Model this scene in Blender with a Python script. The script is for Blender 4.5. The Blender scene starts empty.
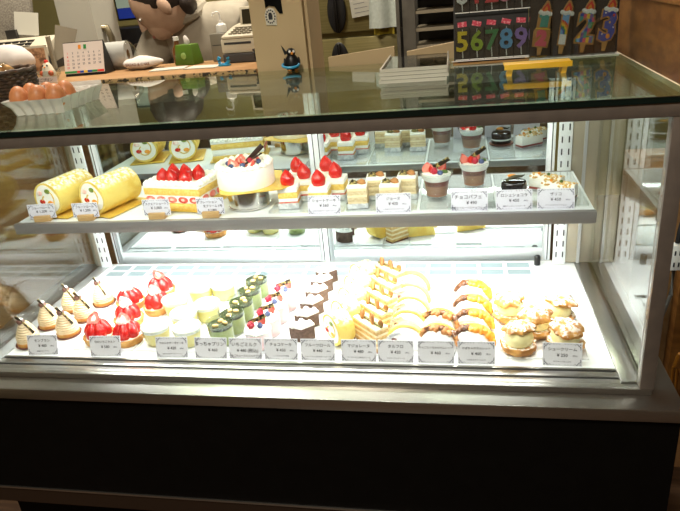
import bpy, bmesh, math, random
from mathutils import Vector, Matrix, noise, Euler
random.seed(7)
R = math.radians
sc = bpy.context.scene
COL = sc.collection
PI = math.pi

# ------------------------------------------------------------------ materials
def lin(c):
    return tuple(((v/255)/12.92 if v/255 <= .04045 else (((v/255)+.055)/1.055)**2.4) for v in c) + (1,)
MATS = {}
def mat(name, c, c2=None, scale=60, rough=.5, metal=0, bump=0, bscale=None, spec=.5, sss=0, coat=0, lo=.4, hi=.6, stretch=None):
    m = bpy.data.materials.new(name); m.use_nodes = True
    nt = m.node_tree; b = nt.nodes['Principled BSDF']
    b.inputs['Base Color'].default_value = lin(c)
    b.inputs['Roughness'].default_value = rough
    b.inputs['Metallic'].default_value = metal
    b.inputs['Specular IOR Level'].default_value = spec
    b.inputs['Coat Weight'].default_value = coat
    if sss:
        b.inputs['Subsurface Weight'].default_value = sss
        b.inputs['Subsurface Radius'].default_value = (.004, .003, .002)
        b.inputs['Subsurface Scale'].default_value = 1
    tc = nt.nodes.new('ShaderNodeTexCoord')
    mp = nt.nodes.new('ShaderNodeMapping')
    nt.links.new(tc.outputs['Object'], mp.inputs['Vector'])
    if stretch: mp.inputs['Scale'].default_value = stretch
    nz = nt.nodes.new('ShaderNodeTexNoise'); nz.inputs['Scale'].default_value = scale
    nz.inputs['Detail'].default_value = 3
    nt.links.new(mp.outputs['Vector'], nz.inputs['Vector'])
    if c2 is not None:
        mr = nt.nodes.new('ShaderNodeMapRange')
        mr.inputs['From Min'].default_value = lo; mr.inputs['From Max'].default_value = hi
        nt.links.new(nz.outputs['Fac'], mr.inputs['Value'])
        mx = nt.nodes.new('ShaderNodeMix'); mx.data_type = 'RGBA'
        mx.inputs['A'].default_value = lin(c); mx.inputs['B'].default_value = lin(c2)
        nt.links.new(mr.outputs['Result'], mx.inputs['Factor'])
        nt.links.new(mx.outputs['Result'], b.inputs['Base Color'])
    if bump:
        n2 = nt.nodes.new('ShaderNodeTexNoise'); n2.inputs['Scale'].default_value = bscale or scale
        nt.links.new(mp.outputs['Vector'], n2.inputs['Vector'])
        bp = nt.nodes.new('ShaderNodeBump'); bp.inputs['Strength'].default_value = bump
        bp.inputs['Distance'].default_value = .002
        nt.links.new(n2.outputs['Fac'], bp.inputs['Height'])
        nt.links.new(bp.outputs['Normal'], b.inputs['Normal'])
    MATS[name] = m
    return m
def dusted(name, c, c2, sugar=(250, 248, 244), lo=.35, hi=.6, scale=90, up=.35):
    """baked crust with icing sugar that has settled on its top side"""
    m = mat(name, c, c2, scale=40, rough=.75, bump=.3, bscale=150)
    nt = m.node_tree; b = nt.nodes['Principled BSDF']
    src = b.inputs['Base Color'].links[0].from_socket
    tc = nt.nodes.new('ShaderNodeTexCoord')
    sp = nt.nodes.new('ShaderNodeSeparateXYZ'); nt.links.new(tc.outputs['Normal'], sp.inputs[0])
    nz = nt.nodes.new('ShaderNodeTexNoise'); nz.inputs['Scale'].default_value = scale
    nt.links.new(tc.outputs['Object'], nz.inputs['Vector'])
    m1 = nt.nodes.new('ShaderNodeMapRange'); m1.inputs['From Min'].default_value = up; m1.inputs['From Max'].default_value = up+.3
    nt.links.new(sp.outputs['Z'], m1.inputs['Value'])
    m2 = nt.nodes.new('ShaderNodeMapRange'); m2.inputs['From Min'].default_value = lo; m2.inputs['From Max'].default_value = hi
    nt.links.new(nz.outputs['Fac'], m2.inputs['Value'])
    mu = nt.nodes.new('ShaderNodeMath'); mu.operation = 'MULTIPLY'
    nt.links.new(m1.outputs['Result'], mu.inputs[0]); nt.links.new(m2.outputs['Result'], mu.inputs[1])
    mx = nt.nodes.new('ShaderNodeMix'); mx.data_type = 'RGBA'
    nt.links.new(mu.outputs[0], mx.inputs['Factor']); nt.links.new(src, mx.inputs['A'])
    mx.inputs['B'].default_value = lin(sugar)
    nt.links.new(mx.outputs['Result'], b.inputs['Base Color'])
    return m
def glass(name, tint=(255, 255, 255), refl=1.0, base=.04, gloss=(255, 255, 255)):
    """clear pane or cup: passes light straight, mirrors more at grazing angles"""
    m = bpy.data.materials.new(name); m.use_nodes = True
    nt = m.node_tree; nt.nodes.clear()
    o = nt.nodes.new('ShaderNodeOutputMaterial')
    t = nt.nodes.new('ShaderNodeBsdfTransparent'); t.inputs['Color'].default_value = lin(tint)
    g = nt.nodes.new('ShaderNodeBsdfGlossy'); g.inputs['Roughness'].default_value = .02; g.inputs['Color'].default_value = lin(gloss)
    lw = nt.nodes.new('ShaderNodeLayerWeight'); lw.inputs['Blend'].default_value = .5
    pw = nt.nodes.new('ShaderNodeMath'); pw.operation = 'POWER'; pw.inputs[1].default_value = 5
    nt.links.new(lw.outputs['Facing'], pw.inputs[0])
    ma = nt.nodes.new('ShaderNodeMath'); ma.operation = 'MULTIPLY_ADD'
    ma.inputs[1].default_value = (1-base)*refl; ma.inputs[2].default_value = base*refl
    nt.links.new(pw.outputs[0], ma.inputs[0])
    mx = nt.nodes.new('ShaderNodeMixShader')
    nt.links.new(ma.outputs[0], mx.inputs['Fac']); nt.links.new(t.outputs[0], mx.inputs[1]); nt.links.new(g.outputs[0], mx.inputs[2])
    nt.links.new(mx.outputs[0], o.inputs['Surface'])
    return m
def emit(name, c, s):
    m = mat(name, c); b = m.node_tree.nodes['Principled BSDF']
    b.inputs['Emission Color'].default_value = lin(c); b.inputs['Emission Strength'].default_value = s
    return m

# ------------------------------------------------------------------ mesh builder
class B:
    def __init__(s): s.v = []; s.f = []; s.m = []
    def add(s, vs, fs, M=None, mi=0):
        o = len(s.v)
        for v in vs:
            v = Vector(v); s.v.append(M @ v if M is not None else v)
        for f in fs: s.f.append([i+o for i in f]); s.m.append(mi)
        return s
    def box(s, x0, x1, y0, y1, z0, z1, M=None, mi=0):
        vs = [(x, y, z) for z in (z0, z1) for y in (y0, y1) for x in (x0, x1)]
        return s.add(vs, [(0, 2, 3, 1), (4, 5, 7, 6), (0, 1, 5, 4), (2, 6, 7, 3), (0, 4, 6, 2), (1, 3, 7, 5)], M, mi)
    def cbox(s, c, d, M=None, mi=0):
        return s.box(c[0]-d[0]/2, c[0]+d[0]/2, c[1]-d[1]/2, c[1]+d[1]/2, c[2]-d[2]/2, c[2]+d[2]/2, M, mi)
    def lathe(s, prof, n=24, M=None, fn=None, mi=0, cap=True):
        vs = []; fs = []; k = len(prof)
        for i, (r, z) in enumerate(prof):
            for j in range(n):
                th = 2*PI*j/n
                q = fn(th, i/(k-1)) if fn else 1
                if isinstance(q, tuple): rr, zz = r*q[0], z+q[1]
                else: rr, zz = r*q, z
                vs.append((rr*math.cos(th), rr*math.sin(th), zz))
        for i in range(k-1):
            for j in range(n):
                a = i*n+j; b = i*n+(j+1) % n
                fs.append((a, b, b+n, a+n))
        if cap:
            if prof[0][0] > 1e-6: fs.append(tuple(range(n-1, -1, -1)))
            if prof[-1][0] > 1e-6: fs.append(tuple((k-1)*n+j for j in range(n)))
        return s.add(vs, fs, M, mi)
    def ell(s, c, r, n=16, k=10, M=None, mi=0, amp=0, fr=30, seed=0):
        vs = []; fs = []
        for i in range(k+1):
            ph = PI*i/k
            for j in range(n):
                th = 2*PI*j/n
                d = Vector((math.sin(ph)*math.cos(th), math.sin(ph)*math.sin(th), -math.cos(ph)))
                q = 1 + (amp*noise.noise(Vector((d.x*r[0], d.y*r[1], d.z*r[2]))*fr + Vector((seed, seed*.7, 0))) if amp else 0)
                vs.append((c[0]+d.x*r[0]*q, c[1]+d.y*r[1]*q, c[2]+d.z*r[2]*q))
        for i in range(k):
            for j in range(n):
                a = i*n+j; b = i*n+(j+1) % n
                fs.append((a, b, b+n, a+n))
        return s.add(vs, fs, M, mi)
    def tube(s, pts, r, n=8, M=None, mi=0):
        pts = [Vector(p) for p in pts]; vs = []; fs = []; k = len(pts)
        up = Vector((0, 0, 1))
        for i, p in enumerate(pts):
            t = (pts[min(i+1, k-1)]-pts[max(i-1, 0)]).normalized()
            a = t.cross(up)
            if a.length < 1e-3: a = t.cross(Vector((1, 0, 0)))
            a.normalize(); b = a.cross(t)
            rr = r[i] if isinstance(r, (list, tuple)) else r
            for j in range(n):
                th = 2*PI*j/n
                vs.append(p+a*rr*math.cos(th)+b*rr*math.sin(th))
        for i in range(k-1):
            for j in range(n):
                q = i*n+j; w = i*n+(j+1) % n
                fs.append((q, w, w+n, q+n))
        fs.append(tuple(range(n-1, -1, -1))); fs.append(tuple((k-1)*n+j for j in range(n)))
        return s.add(vs, fs, M, mi)
    def prism(s, poly, z0, z1, M=None, mi=0):
        n = len(poly)
        vs = [(x, y, z0) for x, y in poly]+[(x, y, z1) for x, y in poly]
        fs = [tuple(range(n-1, -1, -1)), tuple(range(n, 2*n))]
        for i in range(n): fs.append((i, (i+1) % n, (i+1) % n+n, i+n))
        return s.add(vs, fs, M, mi)
    def text(s, txt, size, M, depth=.0002, align='CENTER', mi=0, bold=.012):
        cu = bpy.data.curves.new('t', 'FONT'); cu.body = txt; cu.size = size; cu.align_x = align; cu.resolution_u = 2
        cu.extrude = depth; cu.offset = bold*size
        o = bpy.data.objects.new('t', cu); COL.objects.link(o)
        dg = bpy.context.evaluated_depsgraph_get()
        me = bpy.data.meshes.new_from_object(o.evaluated_get(dg))
        s.add([v.co for v in me.vertices], [list(p.vertices) for p in me.polygons], M, mi)
        bpy.data.objects.remove(o); bpy.data.curves.remove(cu); bpy.data.meshes.remove(me)
        return s
    def build(s, name, m, parent=None, bev=0, smooth=True, ang=40, loc=None, seg=2):
        me = bpy.data.meshes.new(name)
        me.from_pydata([tuple(v) for v in s.v], [], s.f)
        ms = m if isinstance(m, (list, tuple)) else [m]
        for q in ms: me.materials.append(q)
        for p, i in zip(me.polygons, s.m): p.material_index = i
        bm = bmesh.new(); bm.from_mesh(me)
        bmesh.ops.remove_doubles(bm, verts=bm.verts, dist=1e-6)
        bmesh.ops.recalc_face_normals(bm, faces=bm.faces)
        if bev:
            es = [e for e in bm.edges if len(e.link_faces) == 2 and e.calc_face_angle(0) > R(30)]
            bmesh.ops.bevel(bm, geom=es, offset=bev, segments=seg, profile=.5, affect='EDGES', clamp_overlap=True)
        bm.to_mesh(me); bm.free()
        if smooth:
            me.shade_smooth(); me.set_sharp_from_angle(angle=R(ang))
        o = bpy.data.objects.new(name, me); COL.objects.link(o)
        if parent: o.parent = parent
        if loc: o.location = loc
        return o
def T(x=0, y=0, z=0, rx=0, ry=0, rz=0, s=1):
    return Matrix.Translation((x, y, z)) @ Euler((R(rx), R(ry), R(rz))).to_matrix().to_4x4() @ Matrix.Scale(s, 4)
def tag(o, label, cat, group=None):
    o['label'] = label; o['category'] = cat
    if group: o['group'] = group
    return o
def thing(name, label, cat, loc=(0, 0, 0), rz=0, group=None):
    o = bpy.data.objects.new(name, None); COL.objects.link(o); o.empty_display_size = .02
    o.location = loc; o.rotation_euler = (0, 0, R(rz))
    return tag(o, label, cat, group)
def struct(o): o['kind'] = 'structure'; return o
KIDS = {}
def copy_tree(o, parent=None):
    c = o.copy(); COL.objects.link(c)
    if parent: c.parent = parent
    for ch in [q for q in COL.objects if q.parent == o]: copy_tree(ch, c)
    return c
def place(proto, spots, group):
    """spots: (x, y, z, rz, label)"""
    out = []
    for i, (x, y, z, rz, lab) in enumerate(spots):
        o = proto if i == 0 else copy_tree(proto)
        out.append((o, x, y, z, rz, lab))
    for o, x, y, z, rz, lab in out:
        o.location = (x, y, z); o.rotation_euler = (0, 0, R(rz)); o['label'] = lab; o['group'] = group
        o.scale = (1, 1, 1)
    return [q[0] for q in out]

# ------------------------------------------------------------------ palette
STEEL = mat('brushed_steel', (186, 183, 178), (168, 165, 160), scale=20, rough=.3, metal=.95, stretch=(2, 200, 200))
ALU = mat('aluminium', (205, 208, 210), rough=.35, metal=.6)
WHITEMETAL = mat('white_enamel', (232, 236, 238), (226, 231, 234), scale=8, rough=.4)
POSTM = mat('bronze_grey_anodised', (122, 113, 106), (114, 106, 100), scale=30, rough=.4, metal=.35)
DARKSLOT = mat('slot_black', (40, 42, 46), rough=.6)
BLACK = mat('black_laminate', (7, 6, 5), (9, 8, 7), scale=30, rough=.6, spec=.12)
BLACKP = mat('black_plastic', (22, 22, 24), (30, 30, 32), scale=40, rough=.4)
MIRROR = mat('mirror_glass', (205, 214, 214), rough=.015, metal=1)
PANE = glass('clear_pane', (250, 253, 251), base=.035)
TOPPANE = glass('top_pane', (225, 236, 228), base=.06, gloss=(250, 252, 246))
EDGE = mat('glass_edge_green', (8, 24, 22), rough=.15)
PLASTIC = glass('clear_plastic', (240, 243, 244), base=.06)
FILM = glass('clear_film', (236, 240, 240), base=.10)
CREAM = mat('whipped_cream', (250, 247, 236), (253, 250, 243), scale=60, rough=.6, bump=.15, bscale=120, sss=.1)
SPONGE = mat('sponge_cake', (240, 208, 118), (228, 188, 92), scale=250, rough=.85, bump=.4, bscale=400)
BERRY = mat('strawberry_skin', (200, 26, 24), (222, 62, 48), scale=160, rough=.25, bump=.4, bscale=300, coat=.3, lo=.5, hi=.75)
BERRYCUT = mat('strawberry_flesh', (214, 60, 50), (236, 138, 122), scale=70, rough=.35, coat=.2)
RASP = mat('raspberry', (176, 22, 48), (206, 44, 72), scale=250, rough=.35, bump=.8, bscale=300)
BLUE = mat('blueberry', (52, 62, 104), (82, 94, 138), scale=120, rough=.5)
CHOC = mat('dark_chocolate', (44, 27, 20), (54, 34, 25), scale=40, rough=.3)
GOLDCHOC = mat('gold_flecked_chocolate', (40, 34, 24), (176, 158, 96), scale=140, rough=.3, lo=.52, hi=.58)
COCOA = mat('cocoa_sponge', (104, 82, 70), (84, 64, 54), scale=180, rough=.85, bump=.4, bscale=300)
CRUST = mat('tart_crust', (216, 166, 92), (190, 130, 62), scale=60, rough=.7, bump=.3, bscale=150)
FOIL = mat('silver_foil', (226, 227, 228), (190, 192, 194), scale=120, rough=.3, metal=.25, bump=.5, bscale=120)
BROWNCUP = mat('brown_paper_cup', (104, 54, 42), (126, 70, 54), scale=60, rough=.6)
GOLDB = mat('gold_board', (232, 196, 92), (222, 184, 78), scale=30, rough=.35, metal=.25)
CARD = mat('card_paper', (220, 219, 229), (216, 215, 225), scale=40, rough=.7)
INK = mat('ink', (36, 36, 44), rough=.7)
GREYINK = mat('grey_ink', (96, 98, 112), rough=.7)
WOODL = mat('light_wood', (206, 172, 118), (190, 152, 98), scale=18, rough=.55, stretch=(1, 8, 8))
WHITEP = mat('white_plastic', (236, 236, 234), (230, 230, 228), scale=20, rough=.4)
NUT = mat('roasted_nut', (186, 128, 70), (150, 92, 44), scale=90, rough=.55, bump=.3)
LEAF = mat('herb_green', (96, 124, 52), (70, 98, 38), scale=60, rough=.6)
# ------------------------------------------------------------------ room
FZ = -.62
WALL = mat('wall_paint', (168, 160, 104), (160, 152, 98), scale=3, rough=.8)
WALLD = mat('shop_wall', (120, 100, 76), (108, 90, 68), scale=3, rough=.8)
FLOORM = mat('brown_floor', (84, 62, 44), (70, 50, 36), scale=9, rough=.5, stretch=(1, 12, 1))
CEIL = mat('ceiling_board', (200, 196, 186), (194, 190, 180), scale=10, rough=.9)
RX0, RX1, RY0, RY1, RZ = -3.0, 1.7, -2.8, 2.7, 1.95
struct(B().box(RX0, RX1, RY0, RY1, FZ-.05, FZ).build('floor', FLOORM))
struct(B().box(RX0, RX1, RY0, RY1, RZ, RZ+.05).build('ceiling', CEIL))
struct(B().box(RX0, RX1, RY1, RY1+.05, FZ, RZ).build('wall_back', WALL))
struct(B().box(RX0, RX1, RY0-.05, RY0, FZ, RZ).build('wall_front', WALLD))
struct(B().box(RX0-.05, RX0, RY0, RY1, FZ, RZ).build('wall_left', WALLD))
struct(B().box(RX1, RX1+.05, RY0, RY1, FZ, RZ).build('wall_right', WALLD))

# ------------------------------------------------------------------ display case
case = thing('display_case', 'long glass refrigerated cake showcase with steel ledge and black front', 'showcase')
body = B().box(-1.25, .036, -.028, .5, -.245, -.026).build('base_panel', BLACK, case)
B().box(-1.25, .036, -.0305, -.026, -.2495, -.2455).build('bottom_trim', STEEL, case)
KICK = mat('kick_steel', (66, 52, 42), rough=.4, metal=.5)
B().box(-1.25, .036, -.027, .5, -.287, -.2495).build('kick_plate', KICK, case)
B().box(-1.22, .01, .02, .48, FZ, -.287).build('plinth', BLACK, case)
B().box(-1.26, .040, -.037, .5, -.026, -.0025).build('ledge', STEEL, case, bev=.004)
DECK = mat('white_deck', (244, 246, 247), (240, 243, 245), scale=6, rough=.45)
B().box(-1.1645, -.0392, .066, .412, -.0024, 0).box(-1.1645, -.0392, .487, .489, -.0024, 0).box(-1.1645, -1.158, .412, .487, -.0024, 0).box(-.135, -.0392, .412, .487, -.0024, 0).build('deck', DECK, case)
g = B()
g.box(-1.158, -.135, .412, .487, -.0024, -.0016, mi=1)
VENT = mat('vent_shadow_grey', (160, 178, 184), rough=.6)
for y in (.412, .446, .481): g.box(-1.158, -.135, y, y+.006, -.0016, .0005)
x = -1.158
while x < -.136:
    g.box(x, x+.009, .412, .487, -.0016, .0006); x += .0568
g.build('vent_grille', [DECK, VENT], case)
# stainless strips and stepped front channel
B().box(-.0387, -.0125, .0265, .489, -.0024, .003).build('side_strip', STEEL, case, bev=.001)
B().box(-1.1905, -1.165, .0265, .489, -.0024, .003).build('side_strip', ALU, case, bev=.001)
g = B()
g.box(-1.19, -.0392, .060, .0655, -.0022, .001); g.box(-1.19, -.0392, .040, .055, -.0022, .0008)
g.box(-1.19, -.0392, .018, .034, -.0022, .0015)
g.build('front_louvre', STEEL, case, bev=.0008)
B().box(-1.19, -.0392, .034, .060, -.0024, -.0018).build('louvre_gap', DARKSLOT, case)
B().box(-1.2, 0, -.001, .013, -.0022, .008).build('glass_channel', STEEL, case, bev=.001)
d = B().box(-.088, -.066, .306, .322, 0, .0012).build('drain', ALU, case)
B().box(-.084, -.070, .309, .319, .0012, .0016).build('drain_hole', DARKSLOT, d)
B().lathe([(.0065, .0), (.0065, .02), (.005, .022)], 14).build('door_stopper', BLACKP, case, loc=(-.118, .466, .0006))
# frame
B().box(-1.2, .002, -.002, .03, .4235, .4416).build('front_rail', POSTM, case, bev=.001)
B().box(-1.2, .002, .462, .50, .424, .4416).build('rear_rail', POSTM, case, bev=.001)
for x in (-.019, -1.201): B().box(x, x+.0205, -.001, .0175, .008, .4235).build('front_post', POSTM, case, bev=.001)
BACKP = mat('back_post_grey', (176, 168, 150), rough=.35, metal=.5)
B().box(-.058, -.002, .470, .498, .0032, .424).build('rear_post', BACKP, case, bev=.001)
B().box(-1.199, -1.181, .470, .498, .0032, .424).build('rear_post', BACKP, case, bev=.001)
B().box(-.036, -.030, .466, .470, .0032, .424).build('post_bead', ALU, case)
for x in (-.086, -1.178):
    s = B().box(x, x+.026, .462, .469, .0032, .424).build('shelf_standard', WHITEMETAL, case, bev=.0005)
    g = B()
    for k in range(16):
        z = .02+k*.0255
        g.box(x+.005, x+.0075, .4612, .462, z, z+.013); g.box(x+.0185, x+.021, .4612, .462, z, z+.013)
    g.build('slot', DARKSLOT, s)
# panes
B().box(-1.18, -.0195, .004, .009, .008, .4235).build('front_glass', PANE, case)
SIDEPANE = glass('side_pane', (246, 250, 248), base=.09)
B().box(-.0085, -.003, .0176, .4695, .0032, .4235).build('side_glass', SIDEPANE, case)
B().box(-1.197, -1.1915, .0176, .4695, .0032, .4235).build('side_glass', SIDEPANE, case)
tg = B().box(-1.208, .003, -.0005, .5045, .4418, .4495).build('top_glass', TOPPANE, case)
g = B().box(-1.208, .005, -.004, -.0006, .4417, .4496)
B().box(.0031, .0062, -.0005, .5045, .4417, .4497).build('pale_edge_strip', mat('pale_edge', (226, 214, 188), rough=.4), tg)
g.build('glass_edge', EDGE, tg)
# sliding mirror doors
def door(x0, x1, y, kind):
    d = B().box(x0, x0+.017, y, y+.012, .001, .424).box(x1-.017, x1, y, y+.012, .001, .424)
    d.box(x0+.017, x1-.017, y, y+.012, .001, .030).box(x0+.017, x1-.017, y, y+.012, .404, .424)
    o = d.build('sliding_door', WHITEMETAL, case, bev=.001)
    B().box(x0+.0172, x1-.0172, y+.005, y+.010, .0302, .4038).build('mirror_pane', MIRROR, o)
    B().box(x0+.0172, x1-.0172, y+.0102, y+.0116, .0302, .4038).build('mirror_backing', BLACKP, o)
    [B().box(q, q+.002, y-.0006, y, .003, .422).build('stile_groove', DARKSLOT, o) for q in (x0+.0055, x1-.0075)]
door(-1.150, -.598, .4895, 0)
door(-.5975, -.0885, .4885, 1)
# lamps under the front rail and the shelf, plus an added rear fill
LAMP = emit('lamp_tube', (255, 252, 244), 3)
h = B().box(-1.17, -.03, .0305, .052, .432, .4414).build('lamp_housing', WHITEMETAL, case)
B().tube([(-1.16, .041, .428), (-.04, .041, .428)], .004, 10).build('lamp_tube', LAMP, h)
h = B().box(-1.14, -.06, .434, .4615, .4245, .4414).box(-1.14, -.06, .434, .4365, .409, .4245).build('lamp_housing', POSTM, case)  # housing made up for the added rear fill; its lip hides the tube
B().tube([(-1.13, .450, .4215), (-.07, .450, .4215)], .0025, 10).build('lamp_tube', LAMP, h)  # glowing tube of the added rear fill

# shelf
shelf = thing('cake_shelf', 'white lit glass shelf with grey metal front rail above the showcase deck', 'shelf')
SHELFM = mat('shelf_white', (236, 240, 241), (232, 237, 239), scale=10, rough=.4)
B().box(-1.176, -.058, .219, .4445, .2140, .2195).build('shelf_panel', SHELFM, shelf)
RAILM = mat('shelf_rail_grey', (160, 158, 156), rough=.4, metal=.5)
B().box(-1.178, -.056, .2085, .2188, .198, .2205).build('front_rail', RAILM, shelf, bev=.001)
B().box(-1.178, -.056, .4446, .4490, .207, .2205).build('rear_rail', RAILM, shelf, bev=.001)
for x in (-1.172, -.064):
    g = B(); g.prism([(.2190, .2138), (.4610, .2138), (.4610, .165), (.44, .165), (.235, .205), (.219, .205)], 0, .003, M=Matrix(((0, 0, 1, x), (1, 0, 0, 0), (0, 1, 0, 0), (0, 0, 0, 1))))
    g.build('bracket', ALU, shelf)
h = B().box(-1.16, -.075, .2195, .236, .2035, .2138).build('lamp_housing', WHITEMETAL, shelf)
B().tube([(-1.15, .228, .2005), (-.085, .228, .2005)], .003, 10).build('lamp_tube', LAMP, h)

# trays
ACRYL = glass('acrylic_tray', (251, 252, 252), base=.03)
def tray(x0, x1, y0, y1, z, m, label, grp):
    t = thing('tray', label, 'tray', ((x0+x1)/2, (y0+y1)/2, z), 0, grp)
    w, d = (x1-x0)/2, (y1-y0)/2
    B().box(-w, w, -d, d, 0, .0018).build('plate', m, t)
    B().box(-w, w, -d, -d+.002, .0018, .004).box(-w, w, d-.002, d, .0018, .004).box(-w, -w+.002, -d+.002, d-.002, .0018, .004).box(w-.002, w, -d+.002, d-.002, .0018, .004).build('rim', m, t)
ZS = .2215; ZD = .002
UP = [(-.645, -.497, 'under the strawberry shortcakes'), (-.494, -.362, 'under the nut topped cream slices'), (-.357, -.222, 'under the two layered parfaits'), (-.218, -.064, 'under the black glazed cake and nut covered logs')]
for a, b, w in UP: tray(a, b, .236, .438, .2197, ACRYL, 'clear acrylic tray on the shelf '+w, 'acrylic trays on the shelf')
TRAYW = mat('tray_white', (240, 241, 243), rough=.35)
DN = [(-1.163, -1.045, 'chestnut cream mont blancs'), (-1.032, -.905, 'strawberry tarts'), (-.90, -.765, 'white topped cheese cups'), (-.76, -.69, 'green tea puddings'), (-.687, -.617, 'pink berry mousses'),
      (-.614, -.546, 'cocoa wedges'), (-.543, -.477, 'fruit roll slices'), (-.473, -.412, 'almond layer slices'), (-.409, -.355, 'cream folded omelettes'), (-.352, -.298, 'caramel nut omelettes'), (-.295, -.235, 'orange topped omelettes'), (-.228, -.075, 'cream puffs')]
for a, b, w in DN: tray(a, b, .088, .30 if a > -.23 else .402 if a < -.4 or a > -.3 else .33, .0001, TRAYW, 'white tray on the deck under the '+w, 'white trays on the deck')
# ------------------------------------------------------------------ pastry pieces
def strawberry(h=.027, r=.0115, M=None, b=None):
    b = b or B()
    prof = []
    for i in range(11):
        t = i/10
        rr = r*math.sin(PI*(.27+.73*t))**.85
        prof.append((max(rr, 0.0004), t*h))
    return b.lathe(prof, 14, M)
def half_berry(M, h=.026, r=.0115):
    """a strawberry cut lengthwise: flesh face on -y side"""
    skin = B(); n = 9; k = 9; vs = []; fs = []
    def rad(t): return max(r*max(0, math.sin(PI*(.27+.73*t)))**.85, .0003)
    for i in range(k+1):
        t = i/k
        for j in range(n+1):
            th = PI*j/n
            vs.append((rad(t)*math.cos(th), rad(t)*math.sin(th), t*h))
    for i in range(k):
        for j in range(n):
            a = i*(n+1)+j; fs.append((a, a+1, a+n+2, a+n+1))
    skin.add(vs, fs, M)
    face = B(); poly = [(rad(i/k), i/k*h) for i in range(k+1)]+[(-rad(i/k), i/k*h) for i in range(k, -1, -1)]
    fm = M @ T(0, 0, 0, rx=90)
    face.prism(poly, -.0003, .0004, fm)
    core = B(); poly = [(q[0]*.34, h*.22+q[1]*.5) for q in poly]
    core.prism(poly, .0004, .0009, fm)
    return skin, face, core
PALEFLESH = mat('pale_flesh', (252, 232, 222), (246, 190, 176), scale=120, rough=.4)
def rosette(b, c, r, h, lobes=7, tw=.9):
    prof = [(r*.85, 0), (r, h*.18), (r*.93, h*.4), (r*.68, h*.65), (r*.36, h*.85), (r*.05, h)]
    b.lathe(prof, lobes*4, T(*c), fn=lambda th, t: 1+.16*math.cos(lobes*(th+tw*t)))

def stick(parent, M, l=.045, w=.007, t=.0012, name='chocolate_plate', m=None):
    return B().box(-w/2, w/2, -t/2, t/2, 0, l, M).build(name, m or GOLDCHOC, parent, bev=.0003)

# ---- mont blanc
NOODLE = mat('chestnut_cream', (226, 206, 172), (214, 190, 152), scale=60, rough=.6, sss=.08)
CHEST = mat('glazed_chestnut', (96, 62, 52), (126, 92, 84), scale=70, rough=.3, coat=.3)
def montblanc():
    t = thing('mont_blanc', '', 'cake')
    B().lathe([(.021, 0), (.0245, .0015), (.0262, .004), (.0255, .0042), (.022, .002)], 32, fn=lambda th, q: 1+.015*math.cos(24*th)).build('paper_cup', BROWNCUP, t)
    B().lathe([(.020, .0022), (.0222, .0035), (.0222, .0095), (.0205, .0105)], 32).build('tart_base', CRUST, t)
    prof = []; N = 64
    for i in range(N+1):
        q = i/N
        r = .0195*(1-q)**.75+.0055 if q < .95 else .0065*(1-(q-.95)/.05)+.0004
        r = min(r, .0208)
        prof.append((r, .0100+.042*q))
    B().lathe(prof, 36, fn=lambda th, q: 1+.055*math.cos(2*PI*9*q+th)+.03*noise.noise(Vector((math.cos(th)*2, math.sin(th)*2, q*14)))).build('cream_strands', NOODLE, t)
    c = B().ell((-.0035, -.003, .0525), (.0080, .0070, .0070), amp=.15, fr=90).build('chestnut', CHEST, t)
    B().ell((-.0035, -.002, .0578), (.0055, .0048, .0026), 10, 6).build('sugar', CREAM, c)
    stick(t, T(.0205, -.0095, .029, rx=4, ry=-38, rz=-14), .047, .0078, name='chocolate_stick')
    return t
place(montblanc(), [
    (-1.139, .106, ZD, 10, 'chestnut mont blanc at the front corner beside the glass end wall'),
    (-1.137, .176, ZD, 0, 'chestnut mont blanc second in the row along the glass end wall'),
    (-1.075, .144, ZD, 6, 'chestnut mont blanc directly behind the first price card of the deck'),
    (-1.126, .246, ZD, -8, 'chestnut mont blanc rearmost in the row along the glass end wall'),
    (-1.075, .209, ZD, 4, 'chestnut mont blanc in the middle of the row beside the strawberry tarts'),
    (-1.068, .276, ZD, -14, 'chestnut mont blanc rearmost in the row beside the strawberry tarts')], 'mont blancs on the deck')

# ---- strawberry tart
def tart():
    t = thing('strawberry_tart', '', 'tart')
    B().lathe([(.0255, 0), (.0275, .001), (.0312, .015), (.0300, .0165), (.0270, .0135), (.0, .0125)], 40, fn=lambda th, q: 1+.012*math.cos(20*th)).build('crust', CRUST, t)
    B().lathe([(.0265, .013), (.020, .020), (.013, .034), (.008, .045), (.0005, .048)], 24, fn=lambda th, q: 1+.06*math.cos(6*th)).build('cream', CREAM, t)
    for k in range(6):
        a = 60*k+14
        strawberry(.033, .0125, T(.0168*math.cos(R(a)), .0168*math.sin(R(a)), .0145, rx=random.uniform(-4, 4), ry=-13, rz=0) if False else
                   Matrix.Translation((.0172*math.cos(R(a)), .0172*math.sin(R(a)), .0145)) @ Matrix.Rotation(R(a), 4, 'Z') @ Matrix.Rotation(R(-14), 4, 'Y')).build('strawberry', BERRY, t)
    M = T(-.001, -.004, .0500, rx=-52, ry=0, rz=8) @ T(0, 0, -.009)
    s, f, c = half_berry(M, .027, .0128)
    so = s.build('strawberry_half', BERRY, t); f.build('cut_face', BERRYCUT, so); c.build('core', PALEFLESH, so)
    return t
place(tart(), [
    (-.991, .122, ZD, 0, 'strawberry tart alone beside the mont blancs, left of its row mates'),
    (-.929, .122, ZD, 25, 'strawberry tart frontmost of the middle row behind its price card'),
    (-.962, .190, ZD, 50, 'strawberry tart second from the front in the middle row'),
    (-.994, .262, ZD, 15, 'strawberry tart rearmost of the middle row'),
    (-.922, .244, ZD, 40, 'strawberry tart nearer of the pair beside the white topped cheese cups'),
    (-.948, .318, ZD, 70, 'strawberry tart farther of the pair near the vent grille')], 'strawberry tarts on the deck')

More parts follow.
